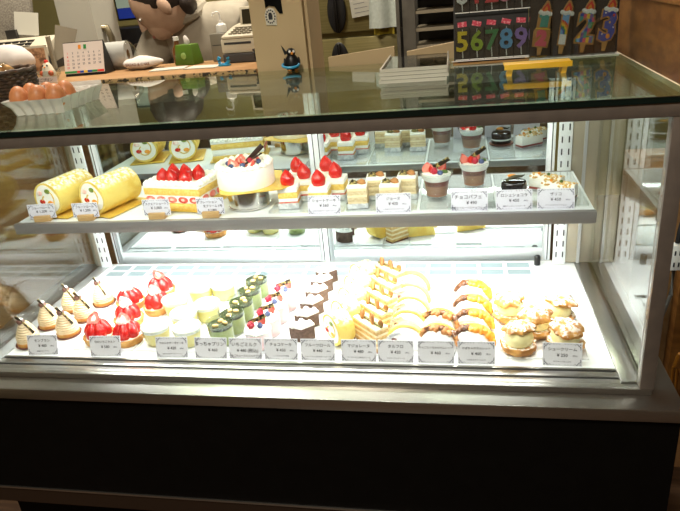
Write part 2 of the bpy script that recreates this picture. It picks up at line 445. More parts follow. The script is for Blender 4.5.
# ---- cheese cup
CHEESE = mat('pale_custard', (250, 228, 132), (252, 234, 150), scale=30, rough=.45, sss=.1)
MILK = mat('milky_top', (252, 250, 240), (250, 246, 228), scale=20, rough=.5, sss=.1)
def cheese():
    t = thing('cheesecake_cup', '', 'dessert cup')
    B().lathe([(.0195, .001), (.0220, .004), (.0262, .029), (.0265, .030)], 36).build('custard', CHEESE, t)
    B().lathe([(.0265, .0295), (.0275, .0345), (.0262, .038), (.017, .0396), (.0, .0402)], 36).build('milk_top', MILK, t)
    B().lathe([(.0205, 0), (.0230, .003), (.0276, .0310), (.0288, .0362), (.0283, .0365), (.0270, .031)], 36, cap=False).build('cup', PLASTIC, t)
    return t
place(cheese(), [
    (-.866, .121, ZD, 0, 'white topped cheese cup at the front left beside the strawberry tarts'),
    (-.800, .119, ZD, 0, 'white topped cheese cup at the front behind its printed price card'),
    (-.830, .174, ZD, 0, 'white topped cheese cup in the second row, between the two front cups'),
    (-.874, .232, ZD, 0, 'white topped cheese cup on the left of the third row next to the tarts'),
    (-.795, .212, ZD, 0, 'white topped cheese cup on the right, behind the second green pudding'),
    (-.794, .305, ZD, 0, 'white topped cheese cup farthest back on the right beside the rear green pudding'),
    (-.842, .292, ZD, 0, 'white topped cheese cup farthest back on the left')], 'cheese cups on the deck')

# ---- green tea pudding
MATCHA = mat('green_tea_cream', (164, 176, 98), (154, 166, 88), scale=25, rough=.4, sss=.05)
JELLY = mat('dark_green_jelly', (38, 46, 26), (60, 70, 34), scale=90, rough=.15, coat=.4)
BEAN = mat('tan_bean', (222, 190, 132), (206, 168, 108), scale=80, rough=.35)
def matcha():
    t = thing('green_tea_pudding', '', 'pudding')
    B().lathe([(.0195, .002), (.0222, .005), (.0238, .036)], 32).build('pudding', MATCHA, t)
    B().lathe([(.0236, .0361), (.0239, .0405), (.0, .0408)], 32).build('jelly_top', JELLY, t)
    for (x, y, a) in ((-.006, -.009, 20), (.009, .003, -30), (-.002, .010, 60)):
        B().ell((0, 0, 0), (.0062, .0042, .0034), 12, 8, T(x, y, .0425, rz=a)).build('bean', BEAN, t)
    B().lathe([(.018, 0), (.0215, .0008), (.0238, .005), (.0256, .046), (.0262, .047), (.0262, .0478), (.0250, .0472), (.0241, .040)], 32, cap=False).build('glass_cup', PLASTIC, t)
    return t
place(matcha(), [
    (-.733, .122, ZD, 0, 'green tea pudding frontmost of its row behind the handwritten card'),
    (-.724, .164, ZD, 25, 'green tea pudding second from the front of its row'),
    (-.721, .212, ZD, -20, 'green tea pudding third from the front, middle of its row'),
    (-.719, .262, ZD, 40, 'green tea pudding second from the back of its row'),
    (-.718, .312, ZD, 10, 'green tea pudding rearmost of its row near the vent grille')], 'green tea puddings on the deck')

# ---- strawberry milk mousse
PINK = mat('pink_mousse', (250, 220, 216), (246, 178, 172), scale=60, rough=.45, sss=.1, lo=.5, hi=.75)
def mousse():
    t = thing('strawberry_milk_mousse', '', 'mousse')
    B().lathe([(.0205, .0012), (.0232, .004), (.0242, .034)], 32).build('mousse', PINK, t)
    B().lathe([(.0245, .0342), (.0252, .038), (.020, .043), (.010, .046), (.0, .0465)], 32, fn=lambda th, q: 1+.02*math.cos(5*th)).build('cream_top', CREAM, t)
    b = B()
    for k in range(40):
        d = noise.random_unit_vector(); b.ell((d.x*.0058, d.y*.0058, d.z*.0062), (.0019, .0019, .0019), 6, 4)
    b.ell((0, 0, 0), (.0058, .0058, .0062))
    b.build('raspberry', RASP, t, loc=(-.010, -.007, .0495))
    B().ell((0, 0, 0), (.0056, .0056, .005), 14, 10).lathe([(.0022, .0046), (.0028, .0058), (.0016, .0052)], 8).build('blueberry', BLUE, t, loc=(.008, -.009, .0490))
    s, f, c = half_berry(T(.004, .003, .044, rx=-35, ry=30, rz=-35), .018, .008)
    so = s.build('strawberry_half', BERRY, t); f.build('cut_face', BERRYCUT, so)
    stick(t, T(-.015, .001, .050, ry=66, rz=0, rx=0), .036, .0085)
    B().lathe([(.0195, 0), (.0225, .0006), (.0245, .004), (.0262, .037), (.0256, .0372), (.0246, .034)], 32, cap=False).build('cup', PLASTIC, t)
    return t
place(mousse(), [
    (-.656, .112, ZD, 6, 'pink mousse cup with berries, frontmost of its row'),
    (-.651, .158, ZD, -12, 'pink mousse cup with berries, second from the front of its row'),
    (-.648, .208, ZD, -25, 'pink mousse cup with berries, second from the back of its row'),
    (-.643, .258, ZD, -4, 'pink mousse cup with berries, rearmost of its row')], 'berry mousse cups on the deck')

# ---- cocoa wedge
SNOW = mat('sugared_cream', (253, 252, 249), (246, 244, 240), scale=120, rough=.7, bump=.3, bscale=80)
def cocoa():
    t = thing('cocoa_cake_slice', '', 'cake')
    def wedge(l, a, n=6):
        return [(0, 0)]+[(l*math.sin(R(-a+2*a*i/n)), l*math.cos(R(-a+2*a*i/n))) for i in range(n, -1, -1)]
    M = T(0, -.014, 0)
    B().prism(wedge(.028, 60), .0018, .030, M).build('sponge', COCOA, t, bev=.001)
    b = B()
    p = wedge(.0283, 60.3)
    b.prism(p, .0302, .0345, M)
    for (x, y, r, h) in ((-.009, .012, .0065, .007), (.008, .013, .0065, .006), (0, .008, .0045, .006), (-.016, .014, .006, .008), (.015, .014, .006, .007), (0, .020, .0065, .009)):
        b.ell((x, y-.014, .0345), (r, r, h), 14, 8, amp=.25, fr=60, seed=x*900)
    b.build('cream_top', SNOW, t)
    B().prism([(q[0]*1.05, q[1]*1.05-.001) for q in wedge(.029, 60)], 0, .0015, M).build('paper_base', FOIL, t)
    return t
place(cocoa(), [
    (-.578, .135, ZD, 12, 'cocoa slice under sugared cream, frontmost behind its price card'),
    (-.579, .182, ZD, 16, 'cocoa slice under sugared cream, second from the front'),
    (-.580, .232, ZD, 20, 'cocoa slice under sugared cream, third from the front'),
    (-.580, .282, ZD, 20, 'cocoa slice under sugared cream, third from the back'),
    (-.579, .330, ZD, 18, 'cocoa slice under sugared cream, second from the back'),
    (-.577, .376, ZD, 16, 'cocoa slice under sugared cream, rearmost beside the vent grille')], 'cocoa slices on the deck')

# ---- fruit roll slice
ROLLSK = dusted('sugared_roll_skin', (236, 212, 116), (226, 192, 88), lo=.42, hi=.62, scale=160, up=.45)
ROLLIN = mat('roll_crumb', (228, 196, 110), (214, 178, 88), scale=220, rough=.85, bump=.3, bscale=300)
FRUITS = [(.012, 200, 'r'), (.016, 70, 'g'), (.009, 320, 'o'), (.017, 140, 'w')]
GREENF = mat('kiwi_green', (140, 160, 72), (110, 134, 50), scale=100, rough=.35)
ORANGEF = mat('peach_orange', (244, 170, 66), (236, 142, 40), scale=60, rough=.35)
def roll_body(t, r, l, names=('sponge_roll', 'cream_face'), fruit=True, faces=(0, 1), skin=None):
    """cylinder along +y from y=0 to y=l resting on z=0; spiral and fruit on the end faces"""
    M = Matrix(((1, 0, 0, 0), (0, 0, 1, 0), (0, 1, 0, r), (0, 0, 0, 1)))
    o = B().lathe([(r*.98, 0), (r, l*.03), (r*1.005, l*.5), (r, l*.97), (r*.98, l)], 40, M, fn=lambda th, q: 1+.012*noise.noise(Vector((math.cos(th)*3, math.sin(th)*3, q*4)))).build(names[0], skin or ROLLSK, t)
    for e in faces:
        y = -.0006 if e == 0 else l+.0006
        sg = -1 if e == 0 else 1
        f = B(); n = 32
        rr = r*.84
        f.lathe([(rr*.2, 0), (rr, 0), (rr, .0006), (0, .0010)], n, Matrix(((1, 0, 0, 0), (0, 0, sg, y-sg*.0002), (0, 1, 0, r), (0, 0, 0, 1))), fn=lambda th, q: 1+.05*math.cos(3*th+1))
        fo = f.build(names[1], CREAM, o)
        # inner spiral of sponge
        pts = []
        for i in range(28):
            a = i/27*1.45*2*PI*.55+2.2; rad = rr*(.30+.42*i/27)
            pts.append((rad*math.cos(a), y+sg*.0006, r+rad*math.sin(a)))
        B().tube(pts, r*.045, 6).build('sponge_swirl', ROLLIN, fo)
        if fruit:
            for (q, a, k) in FRUITS:
                q = q*r/.030
                B().ell((q*math.cos(R(a)), y+sg*.0008, r+q*math.sin(R(a))), (r*.21, .0014, r*.15), 10, 6).build('fruit_piece', {'r': BERRYCUT if a < 100 else BERRY, 'g': GREENF, 'o': ORANGEF, 'w': PALEFLESH}[k], fo)
    return o
def rollslice():
    t = thing('roll_cake_slice', '', 'cake')
    s = bpy.data.objects.new('slice', None)
    bpy.data.objects.remove(s)
    roll_body(t, .031, .034, faces=(0,), names=('sponge_roll', 'cream_face'))
    B().box(-.022, .022, -.004, .040, -.0009, -.0001).build('paper_base', FOIL, t)
    return t
place(rollslice(), [
    (-.519, .120, ZD+.0009, -48, 'yellow fruit roll slice with cream face, frontmost of its row'),
    (-.513, .174, ZD+.0009, -48, 'yellow fruit roll slice with cream face, second from the front'),
    (-.508, .228, ZD+.0009, -48, 'yellow fruit roll slice with cream face, third from the front'),
    (-.505, .282, ZD+.0009, -48, 'yellow fruit roll slice with cream face, second from the back'),
    (-.502, .336, ZD+.0009, -48, 'yellow fruit roll slice with cream face, rearmost of its row')], 'fruit roll slices on the deck')

# ---- almond layer slice
LAYTAN = mat('almond_sponge', (222, 188, 128), (202, 160, 96), scale=200, rough=.85, bump=.4, bscale=300)
LAYCR = mat('praline_cream', (246, 230, 192), (240, 220, 176), scale=60, rough=.6)
def layerslice():
    t = thing('almond_layer_cake', '', 'cake')
    z = .0012
    for k in range(4):
        B().box(-.036, .036, -.0135, .0135, z, z+.0065).build('sponge_layer', LAYTAN, t, bev=.0006); z += .0066
        B().box(-.0358, .0358, -.0133, .0133, z, z+.0045).build('cream_layer', LAYCR, t, bev=.0006); z += .0046
    z = z-.0001
    B().box(-.035, .035, -.0022, .0022, z, z+.004).build('chocolate_strip', mat('olive_strip', (142, 134, 76), (110, 96, 50), scale=120, rough=.4) if 'olive_strip' not in MATS else MATS['olive_strip'], t, bev=.0006)
    for (x, y, a) in ((-.027, .003, 8), (-.017, -.006, -14), (-.004, .006, 12), (.012, -.004, -10), (.024, .004, 18)):
        B().ell((0, 0, .0095), (.0062, .0032, .0100), 10, 8, T(x, y, z-.002, rx=a, ry=a*1.6, rz=a)).build('almond', NUT, t)
    B().box(-.0395, .0395, -.0165, .0165, 0, .001).build('paper_base', BROWNCUP, t)
    return t
place(layerslice(), [
    (-.447, .130, ZD, -46, 'almond topped layer slice, frontmost behind its price card'),
    (-.444, .186, ZD, -45, 'almond topped layer slice, second from the front'),
    (-.441, .243, ZD, -44, 'almond topped layer slice, third from the front'),
    (-.438, .300, ZD, -44, 'almond topped layer slice, second from the back'),
    (-.435, .358, ZD, -43, 'almond topped layer slice, rearmost beside the vent grille')], 'almond layer slices on the deck')

# ---- folded omelette cakes: a half disc sponge folded over cream
OMSK = mat('omelette_sponge', (246, 216, 118), (236, 196, 92), scale=40, rough=.75, bump=.2, bscale=160)
def halfdisc(w, h, n=20, x0=0, k=1.0):
    return [(x0+w*math.cos(PI*i/n), h*math.sin(PI*i/n)**k) for i in range(n+1)]
def omelette(kind):
    nm = {'plain': 'cream_omelette', 'nut': 'nut_omelette', 'orange': 'fruit_omelette'}[kind]
    t = thing(nm, '', 'cake')
    UPM = Matrix(((1, 0, 0, 0), (0, 0, 1, 0), (0, 1, 0, .0008), (0, 0, 0, 1)))
    # cream filled body standing on its fold
    B().prism(halfdisc(.033, .034), -.012, .012, UPM).build('cream_filling', SNOW, t, bev=.002)
    # sponge shell: arched band over the filling, both sides
    def shell(y0, y1, w, h):
        a = halfdisc(w, h); b = halfdisc(w-.004, h-.004)
        g = B(); n = len(a); vs = []; fs = []
        for y in (y0, y1):
            for p in a: vs.append((p[0], y, p[1]+.0008))
            for p in b: vs.append((p[0], y, max(p[1], 0)+.0008))
        for i in range(n-1):
            fs += [(i, i+1, n+i+1, n+i), (2*n+i, 3*n+i, 3*n+i+1, 2*n+i+1), (i, 2*n+i, 2*n+i+1, i+1), (n+i, n+i+1, 3*n+i+1, 3*n+i)]
        fs += [(0, n, 3*n, 2*n), (n-1, 2*n+n-1, 3*n+n-1, n+n-1)]
        return g.add(vs, fs)
    if kind == 'plain':
        shell(.008, .018, .038, .040).build('sponge_shell', OMSK, t)
        b = B(); b.prism(halfdisc(.0365, .038), .0121, .0165, UPM); b.build('sponge_side', OMSK, t)
        b = B()
        for k in range(7): b.ell((-.030+.004*k, -.010+.002*(k % 3), .006+.0045*(k % 4)), (.0062, .0055, .0050), 10, 7, amp=.2, seed=k)
        b.build('berry_filling', mat('plum_filling', (136, 92, 82), (104, 60, 58), scale=90, rough=.4) if 'plum_filling' not in MATS else MATS['plum_filling'], t)
        b = B()
        for k in range(9):
            a = R(178-12*k*.75); b.ell((.034*math.cos(a), -.0125, .0015+.036*math.sin(a)), (.005, .002, .0035), 8, 5)
        b.build('doily', FOIL, t)
    else:
        b = B().prism(halfdisc(.0375, .039), .0121, .0165, UPM)
        b.build('sponge_side', OMSK, t, bev=.001)
        # topping chunks along the arch
        for k in range(12):
            a = R(156-138*k/11); q = .0365
            M = T(q*math.cos(a)*1.0, random.uniform(-.004, .004), .0335*math.sin(a)+.004, rx=random.uniform(-30, 30), ry=90-math.degrees(a), rz=random.uniform(-25, 25))
            if kind == 'nut':
                m = NUT if k % 3 else CARAMEL
                B().ell((0, 0, 0), (.0070, .0095, .0050), 10, 7, M, amp=.5, fr=120, seed=k).build('nut_piece', m, t)
            else:
                m = CARAMEL if k < 5 else ORANGEF
                B().ell((0, 0, 0), (.0075, .0105, .0055), 10, 7, M, amp=.35, fr=110, seed=k*3).build('burnt_piece' if k < 5 else 'orange_piece', m, t)
        g = B().prism(halfdisc(.0345, .030), -.0168, -.0122, UPM); g.build('white_wrapper', WHITEP, t, bev=.0008)
    B().box(-.028, .028, -.015, .015, 0, .0007).build('paper_base', WHITEP, t)
    return t
CARAMEL = mat('burnt_caramel', (126, 78, 44), (86, 50, 32), scale=110, rough=.3, coat=.3)
place(omelette('plain'), [
    (-.383, .118, ZD, -8, 'cream filled folded omelette cake, frontmost behind its price card'),
    (-.383, .172, ZD, -10, 'cream filled folded omelette cake, second from the front'),
    (-.382, .226, ZD, -10, 'cream filled folded omelette cake, third from the front'),
    (-.385, .280, ZD, -12, 'cream filled folded omelette cake, second from the back'),
    (-.388, .334, ZD, -12, 'cream filled folded omelette cake, rearmost of its row')], 'cream omelettes on the deck')
place(omelette('nut'), [
    (-.325, .124, ZD, -14, 'omelette cake with glazed nut pieces, front one of the pair'),
    (-.324, .180, ZD, -16, 'omelette cake with glazed nut pieces, rear one of the pair')], 'nut omelettes on the deck')
place(omelette('orange'), [
    (-.264, .124, ZD, -14, 'orange topped omelette cake with burnt edge, frontmost of four'),
    (-.263, .180, ZD, -16, 'orange topped omelette cake with burnt edge, second from the front'),
    (-.264, .237, ZD, -16, 'orange topped omelette cake with burnt edge, third from the front'),
    (-.262, .300, ZD, -18, 'orange topped omelette cake with burnt edge, rearmost of four')], 'orange omelettes on the deck')

# ---- cream puffs
PUFF = dusted('sugared_choux', (212, 158, 84), (178, 118, 56), lo=.42, hi=.6, scale=170, up=.62)
CUST = mat('custard_cream', (255, 244, 188), (252, 238, 174), scale=30, rough=.5, sss=.1)
def puff():
    t = thing('cream_puff', '', 'cream puff')
    def rough(a, s): return lambda th, q: 1+a*noise.noise(Vector((math.cos(th)*2.4+s, math.sin(th)*2.4, q*3)))+.5*a*noise.noise(Vector((math.cos(th)*7+s, math.sin(th)*7, q*7)))
    B().lathe([(.012, .0008), (.021, .002), (.028, .008), (.0305, .015), (.0295, .0195), (.0255, .0185), (.0, .016)], 48, fn=rough(.16, 0)).build('bottom_shell', PUFF, t)
    B().lathe([(.014, .015), (.0225, .020), (.0245, .029), (.0225, .038), (.0165, .0445), (.008, .047), (.0, .0475)], 36, fn=rough(.04, 3)).build('custard', CUST, t)
    M = T(.001, .005, .0445, rx=-10, ry=-6)
    B().lathe([(.0, .0012), (.016, .0), (.0262, -.003), (.0282, -.001), (.0265, .0025), (.019, .0075), (.010, .0105), (.0, .0112)], 48, M, fn=rough(.26, 8)).build('lid', PUFF, t)
    B().lathe([(.0, 0), (.024, 0), (.026, .0006)], 24).build('paper_base', WHITEP, t)
    return t
place(puff(), [
    (-.188, .110, ZD, 0, 'sugar dusted cream puff at the front left, beside its price card'),
    (-.194, .218, ZD, 70, 'sugar dusted cream puff at the back left of the five'),
    (-.153, .166, ZD, 140, 'sugar dusted cream puff in the middle of the five'),
    (-.110, .119, ZD, 200, 'sugar dusted cream puff right behind its price card'),
    (-.110, .212, ZD, 275, 'sugar dusted cream puff at the back right of the five')], 'cream puffs on the deck')
# ------------------------------------------------------------------ upper shelf
def rollcake(r, l):
    t = thing('roll_cake', '', 'cake')
    B().box(-.042, .047, -.006, l+.010, 0, .0016).build('gold_board', GOLDB, t, bev=.0004)
    bx = roll_body(t, r, l)
    for o in [q for q in COL.objects if q.parent == t and q.name.startswith('sponge_roll')]: o.location.z = .0017
    return t
place(rollcake(.0355, .105), [
    (-1.113, .246, ZS, -12, 'whole fruit roll cake on gold board, nearer the glass end wall'),
    (-1.014, .247, ZS, -17, 'whole fruit roll cake on gold board, between the other roll and strawberry cake')], 'whole roll cakes on the shelf')

def rectcake():
    t = thing('strawberry_sheet_cake', 'oblong strawberry cream cake with layered sponge on gold board', 'cake', (-.842, .312, ZS), -11)
    B().box(-.074, .072, -.053, .053, 0, .0016).build('gold_board', GOLDB, t, bev=.0004)
    w, d = .066, .046
    B().box(-w, w, -d, d, .0017, .0145).build('sponge_layer', SPONGE, t, bev=.001)
    B().box(-w+.001, w-.001, -d+.001, d-.001, .0146, .0305).build('cream_layer', CREAM, t, bev=.001)
    B().box(-w, w, -d, d, .0306, .0445).build('sponge_layer', SPONGE, t, bev=.001)
    B().box(-w, w, -d, d, .0446, .0500).build('cream_top', CREAM, t, bev=.0015)
    for k in range(5):
        x = -.052+.026*k
        f = B().ell((x, -d-.0004, .0225), (.0115, .0014, .0068), 14, 8).build('berry_slice', BERRYCUT, t)
        B().ell((x, -d-.0014, .0225), (.005, .0009, .003), 10, 6).build('core', PALEFLESH, f)
    for k in range(3):
        y = -.027+.027*k
        f = B().ell((w+.0004, y, .0225), (.0014, .0115, .0068), 14, 8).build('berry_slice', BERRYCUT, t)
    b = B()
    for k in range(11):
        x = -w+.007+k*(2*w-.014)/10
        for y in (-d+.007, d-.007): rosette(b, (x, y, .0495), .0085, .011)
    for k in range(1, 6):
        y = -d+.007+k*(2*d-.014)/6
        for x in (-w+.007, w-.007): rosette(b, (x, y, .0495), .0085, .011)
    b.build('piped_border', CREAM, t)
    for (x, y) in ((-.036, -.017), (-.008, -.020), (.022, -.022), (-.028, .010), (.004, .010), (.034, .006)):
        strawberry(.031, .0135, T(x, y, .0498, rx=random.uniform(-10, 10), ry=random.uniform(-12, 12))).build('strawberry', BERRY, t)
    return t
rectcake()

def roundcake():
    st = thing('cake_stand', 'round polished metal ring stand lifting the white cream cake', 'cake stand', (-.698, .290, ZS), 0)
    CHROME = mat('polished_metal', (214, 212, 208), rough=.15, metal=1)
    B().lathe([(.041, 0), (.041, .042), (.0395, .042), (.0395, 0)], 48, cap=False).build('ring', CHROME, st)
    B().lathe([(.0424, 0), (.0424, .003), (.0411, .003)], 48, cap=False).build('base_rim', CHROME, st)
    t = thing('whole_cream_cake', 'round white cream cake topped with strawberries and chocolate on raised gold board', 'cake', (-.698, .290, ZS+.0421), 22)
    g = B().prism([(-.055, -.044), (-.040, -.060), (.060, -.070), (.077, -.056), (.077, .060), (.060, .072), (-.046, .070), (-.057, .06)], 0, .0016)
    g.build('gold_board', GOLDB, t)
    B().lathe([(.0555, .0018), (.0565, .004), (.0562, .037), (.0545, .0400), (.0, .0408)], 56).build('cream_cake', CREAM, t)
    b = B()
    for k in range(22):
        a = 2*PI*k/22; rosette(b, (.0495*math.cos(a), .0495*math.sin(a), .0402), .0078, .0100)
    b.build('piped_border', CREAM, t)
    for (x, y, a) in ((-.020, -.010, 30), (-.006, .016, -20), (.006, -.004, 70), (.022, .006, 10), (-.014, .012, 120), (.008, -.022, -50)):
        s, f, c = half_berry(T(x, y, .043, rx=-50, ry=0, rz=a) @ T(0, 0, -.006), .024, .011)
        so = s.build('strawberry_half', BERRY, t); f.build('cut_face', BERRYCUT, so); c.build('core', PALEFLESH, so)
    for (x, y) in ((-.026, -.022), (-.004, -.026), (.028, -.010), (-.030, .004)):
        B().ell((x, y, .0455), (.0055, .0055, .005), 12, 8).build('blueberry', BLUE, t)
    B().ell((.012, -.014, .049), (.006, .006, .0065), amp=.2, fr=400).build('raspberry', RASP, t)
    stick(t, T(.006, -.010, .047, ry=52, rz=12), .044, .010, .002, m=CHOC)
    stick(t, T(.000, -.018, .045, ry=66, rz=8), .040, .003, .003, name='chocolate_stick', m=CHOC)
roundcake()

def shortcake():
    t = thing('strawberry_shortcake', '', 'cake')
    w, d = .0185, .0200
    B().prism([(w*1.12*x, d*1.12*y) for x, y in ((-1, -1), (1, -1), (1, 1), (-1, 1))], 0, .0008).build('paper_base', FOIL, t)
    g = B()
    pts = []
    for k in range(40):
        a = k/40; s = a*4 % 1; e = int(a*4)
        c = [(-1, -1), (1, -1), (1, 1), (-1, 1), (-1, -1)]
        px = c[e][0]+(c[e+1][0]-c[e][0])*s; py = c[e][1]+(c[e+1][1]-c[e][1])*s
        k1 = 1.05+.05*(k % 2); pts.append((px*w*k1, py*d*k1))
    vs = [(x, y, .0008) for x, y in pts]+[(x*1.06, y*1.06, .011+.0012*(i % 2)) for i, (x, y) in enumerate(pts)]
    g.add(vs, [(i, (i+1) % 40, (i+1) % 40+40, i+40) for i in range(40)])
    g.build('foil_cup', FOIL, t)
    B().box(-w, w, -d, d, .0012, .0105).build('sponge_layer', SPONGE, t, bev=.0008)
    B().box(-w, w, -d, d, .0106, .0132).build('berry_layer', BERRYCUT, t, bev=.0005)
    B().box(-w, w, -d, d, .0133, .0200).build('cream_layer', CREAM, t, bev=.0008)
    B().box(-w, w, -d, d, .0201, .0315).build('sponge_layer', SPONGE, t, bev=.0008)
    B().box(-w-.0004, w+.0004, -d-.0004, d+.0004, .0316, .0420).build('cream_top', CREAM, t, bev=.0015)
    strawberry(.032, .0140, T(0, 0, .0412, rx=3, ry=-3)).build('strawberry', BERRY, t)
    return t
place(shortcake(), [
    (-.611, .279, ZS, 4, 'strawberry shortcake at the front left, right beside the metal cake stand'),
    (-.548, .272, ZS, 0, 'strawberry shortcake at the front right, partly behind the shortcake price card'),
    (-.588, .322, ZS, 3, 'strawberry shortcake on the left in the middle row of three rows'),
    (-.524, .322, ZS, -2, 'strawberry shortcake on the right in the middle row, beside the nut slices'),
    (-.614, .372, ZS, 2, 'strawberry shortcake at the back left of the six'),
    (-.552, .370, ZS, 0, 'strawberry shortcake at the back right of the six')], 'strawberry shortcakes on the shelf')

FILL = mat('coffee_sponge', (222, 204, 168), (206, 184, 142), scale=200, rough=.85, bump=.3, bscale=300)
def nutslice():
    t = thing('nut_cream_slice', '', 'cake')
    w, d = .0185, .0190
    g = B(); pts = []
    for k in range(40):
        a = k/40; s = a*4 % 1; e = int(a*4)
        c = [(-1, -1), (1, -1), (1, 1), (-1, 1), (-1, -1)]
        px = c[e][0]+(c[e+1][0]-c[e][0])*s; py = c[e][1]+(c[e+1][1]-c[e][1])*s
        k1 = 1.05+.05*(k % 2); pts.append((px*w*k1, py*d*k1))
    g.add([(x, y, 0) for x, y in pts]+[(x*1.06, y*1.06, .0095+.0012*(i % 2)) for i, (x, y) in enumerate(pts)], [(i, (i+1) % 40, (i+1) % 40+40, i+40) for i in range(40)]+[tuple(range(39, -1, -1))])
    g.build('foil_cup', FOIL, t)
    z = .001
    for k in range(3):
        B().box(-w, w, -d, d, z, z+.0080).build('sponge_layer', FILL, t, bev=.0006); z += .0081
        B().box(-w+.0003, w-.0003, -d+.0003, d-.0003, z, z+.0042).build('cream_layer', LAYCR, t, bev=.0006); z += .0043
    B().box(-w, w, -d, d, z, z+.0045).build('cream_top', CREAM, t, bev=.0012); z += .0045
    B().ell((.009, -.001, z+.003), (.0085, .0070, .0060), amp=.4, fr=160).build('walnut', NUT, t)
    B().prism([(-.009, 0), (.009, 0), (.0, .011)], -.0007, .0007, T(-.008, -.004, z-.0005, rx=90)).build('chocolate_plate', GOLDCHOC, t)
    B().ell((-.007, .001, z+.003), (.008, .006, .0048), amp=.3, fr=140).build('pistachio_cream', mat('pistachio', (150, 142, 86), (120, 104, 60), scale=80, rough=.5) if 'pistachio' not in MATS else MATS['pistachio'], t)
    return t
place(nutslice(), [
    (-.474, .269, ZS, 3, 'pale layered cream slice with walnut, front left beside the shortcakes'),
    (-.412, .270, ZS, -2, 'pale layered cream slice with walnut, front right behind its price card'),
    (-.444, .315, ZS, 4, 'pale layered cream slice with walnut, back left of the four'),
    (-.384, .318, ZS, -3, 'pale layered cream slice with walnut, back right beside the parfaits')], 'walnut cream slices on the shelf')

CHOCM = mat('chocolate_mousse', (162, 120, 94), (146, 104, 80), scale=30, rough=.5)
REDJ = mat('berry_sauce', (132, 52, 44), (112, 70, 58), scale=60, rough=.3)
def parfait():
    t = thing('chocolate_parfait', '', 'parfait')
    B().lathe([(.0170, .0088), (.0195, .0100), (.0222, .030)], 32).build('chocolate_mousse', CHOCM, t)
    B().lathe([(.0222, .0301), (.0234, .039)], 32).build('berry_sauce', REDJ, t)
    B().lathe([(.0234, .0391), (.0268, .045), (.0275, .050), (.021, .0525), (.0, .0535)], 32).build('cream_layer', CREAM, t)
    for (x, y, a, r) in ((-.017, -.004, 20, .009), (-.010, .009, 80, .009), (.003, .013, -40, .009), (-.003, .000, 150, .0085)):
        s, f, c = half_berry(T(x, y, .053, rx=-38, rz=a), .019, r)
        so = s.build('strawberry_half', BERRY, t); f.build('cut_face', BERRYCUT, so)
    b = B().ell((0, 0, 0), (.0065, .0065, .0068), amp=.25, fr=420); b.build('raspberry', RASP, t, loc=(-.001, -.012, .0580))
    B().ell((0, 0, 0), (.0054, .0054, .005), 12, 8).build('blueberry', BLUE, t, loc=(.011, -.014, .0560))
    B().ell((.016, -.004, .0560), (.0075, .0055, .003), amp=.4, fr=150).build('mint_leaf', LEAF, t)
    stick(t, T(-.006, .004, .060, ry=58, rz=4), .034, .0085)
    B().lathe([(.0185, 0), (.0185, .0060), (.0165, .0070), (.0190, .0082), (.0248, .040), (.0300, .050), (.0310, .0545), (.0300, .0545), (.0288, .050)], 36, cap=False).build('cup', PLASTIC, t)
    return t
place(parfait(), [
    (-.327, .292, ZS, -14, 'chocolate parfait with berries beside the walnut slices, chocolate plate lying flat'),
    (-.257, .352, ZS, 10, 'chocolate parfait with berries behind its handwritten card, farther back')], 'parfaits on the shelf')

t = thing('black_glazed_cake', 'small oval black glazed chocolate cake with orange peel and leaf', 'cake', (-.186, .300, ZS))
B().lathe([(.027, 0), (.0285, .001), (.0285, .0022), (.0, .0023)], 36, fn=lambda th, q: 1+.02*math.cos(20*th)).build('paper_base', BROWNCUP, t)
GLAZE = mat('black_glaze', (20, 18, 20), rough=.12, coat=.6)
B().lathe([(.0225, .0024), (.0232, .004), (.0232, .024), (.0215, .0275), (.017, .0285), (.0, .0287)], 40).build('glazed_cake', GLAZE, t)
B().lathe([(.0234, .0105), (.0236, .0115), (.0236, .0128), (.0234, .0138)], 40, cap=False).build('white_band', WHITEP, t)
B().tube([(-.014, -.002, .029), (-.009, -.003, .034), (0, -.002, .0375), (.008, 0, .0365), (.014, .002, .036), (.019, .003, .039)], [.002, .003, .0032, .0028, .002, .0006], 8).build('chocolate_leaf', mat('dark_leaf', (52, 54, 36), (84, 80, 50), scale=120, rough=.4), t)
B().ell((-.003, .004, .037), (.0085, .004, .0035), amp=.3, fr=140).build('orange_peel', ORANGEF, t)

CRUMB = mat('almond_crumble', (236, 206, 142), (200, 150, 80), scale=200, rough=.8)
def log():
    t = thing('nut_covered_slice', '', 'cake')
    B().box(-.032, .032, -.014, .014, 0, .001).build('paper_base', FOIL, t)
    B().box(-.0295, .0295, -.0125, .0125, .0011, .0050).build('berry_base', mat('jam_base', (176, 96, 88), (150, 70, 66), scale=60, rough=.5) if 'jam_base' not in MATS else MATS['jam_base'], t, bev=.001)
    B().prism([(-.0128, .005), (.0128, .005), (.0128, .020), (.0105, .0255), (.005, .028), (-.005, .028), (-.0105, .0255), (-.0128, .020)], -.030, .030, Matrix(((0, 0, 1, 0), (1, 0, 0, 0), (0, 1, 0, 0), (0, 0, 0, 1)))).build('white_mousse', CREAM, t, bev=.002)
    rd = random.Random(5); b = B()
    for k in range(60):
        x = rd.uniform(-.028, .028); y = rd.uniform(-.0125, .011)
        z = .028-.004*max(0, (abs(y)-.005)/.0075)
        b.cbox((0, 0, 0), (.0042, .0032, .0024), T(x, y, z, rd.uniform(-40, 40), rd.uniform(-40, 40), rd.uniform(0, 180)))
    b.build('nut_crumble', CRUMB, t)
    B().ell((.004, -.002, .0305), (.0032, .0028, .0028), 10, 6).build('pistachio', LEAF, t)
    B().ell((-.014, -.003, .0305), (.0030, .0028, .0026), 10, 6).build('apricot', ORANGEF, t)
    B().prism([(0, 0), (.012, 0), (0, .024)], -.0003, .0003, T(.0302, -.006, .001, rx=90, rz=90)).build('film', FILM, t)
    return t
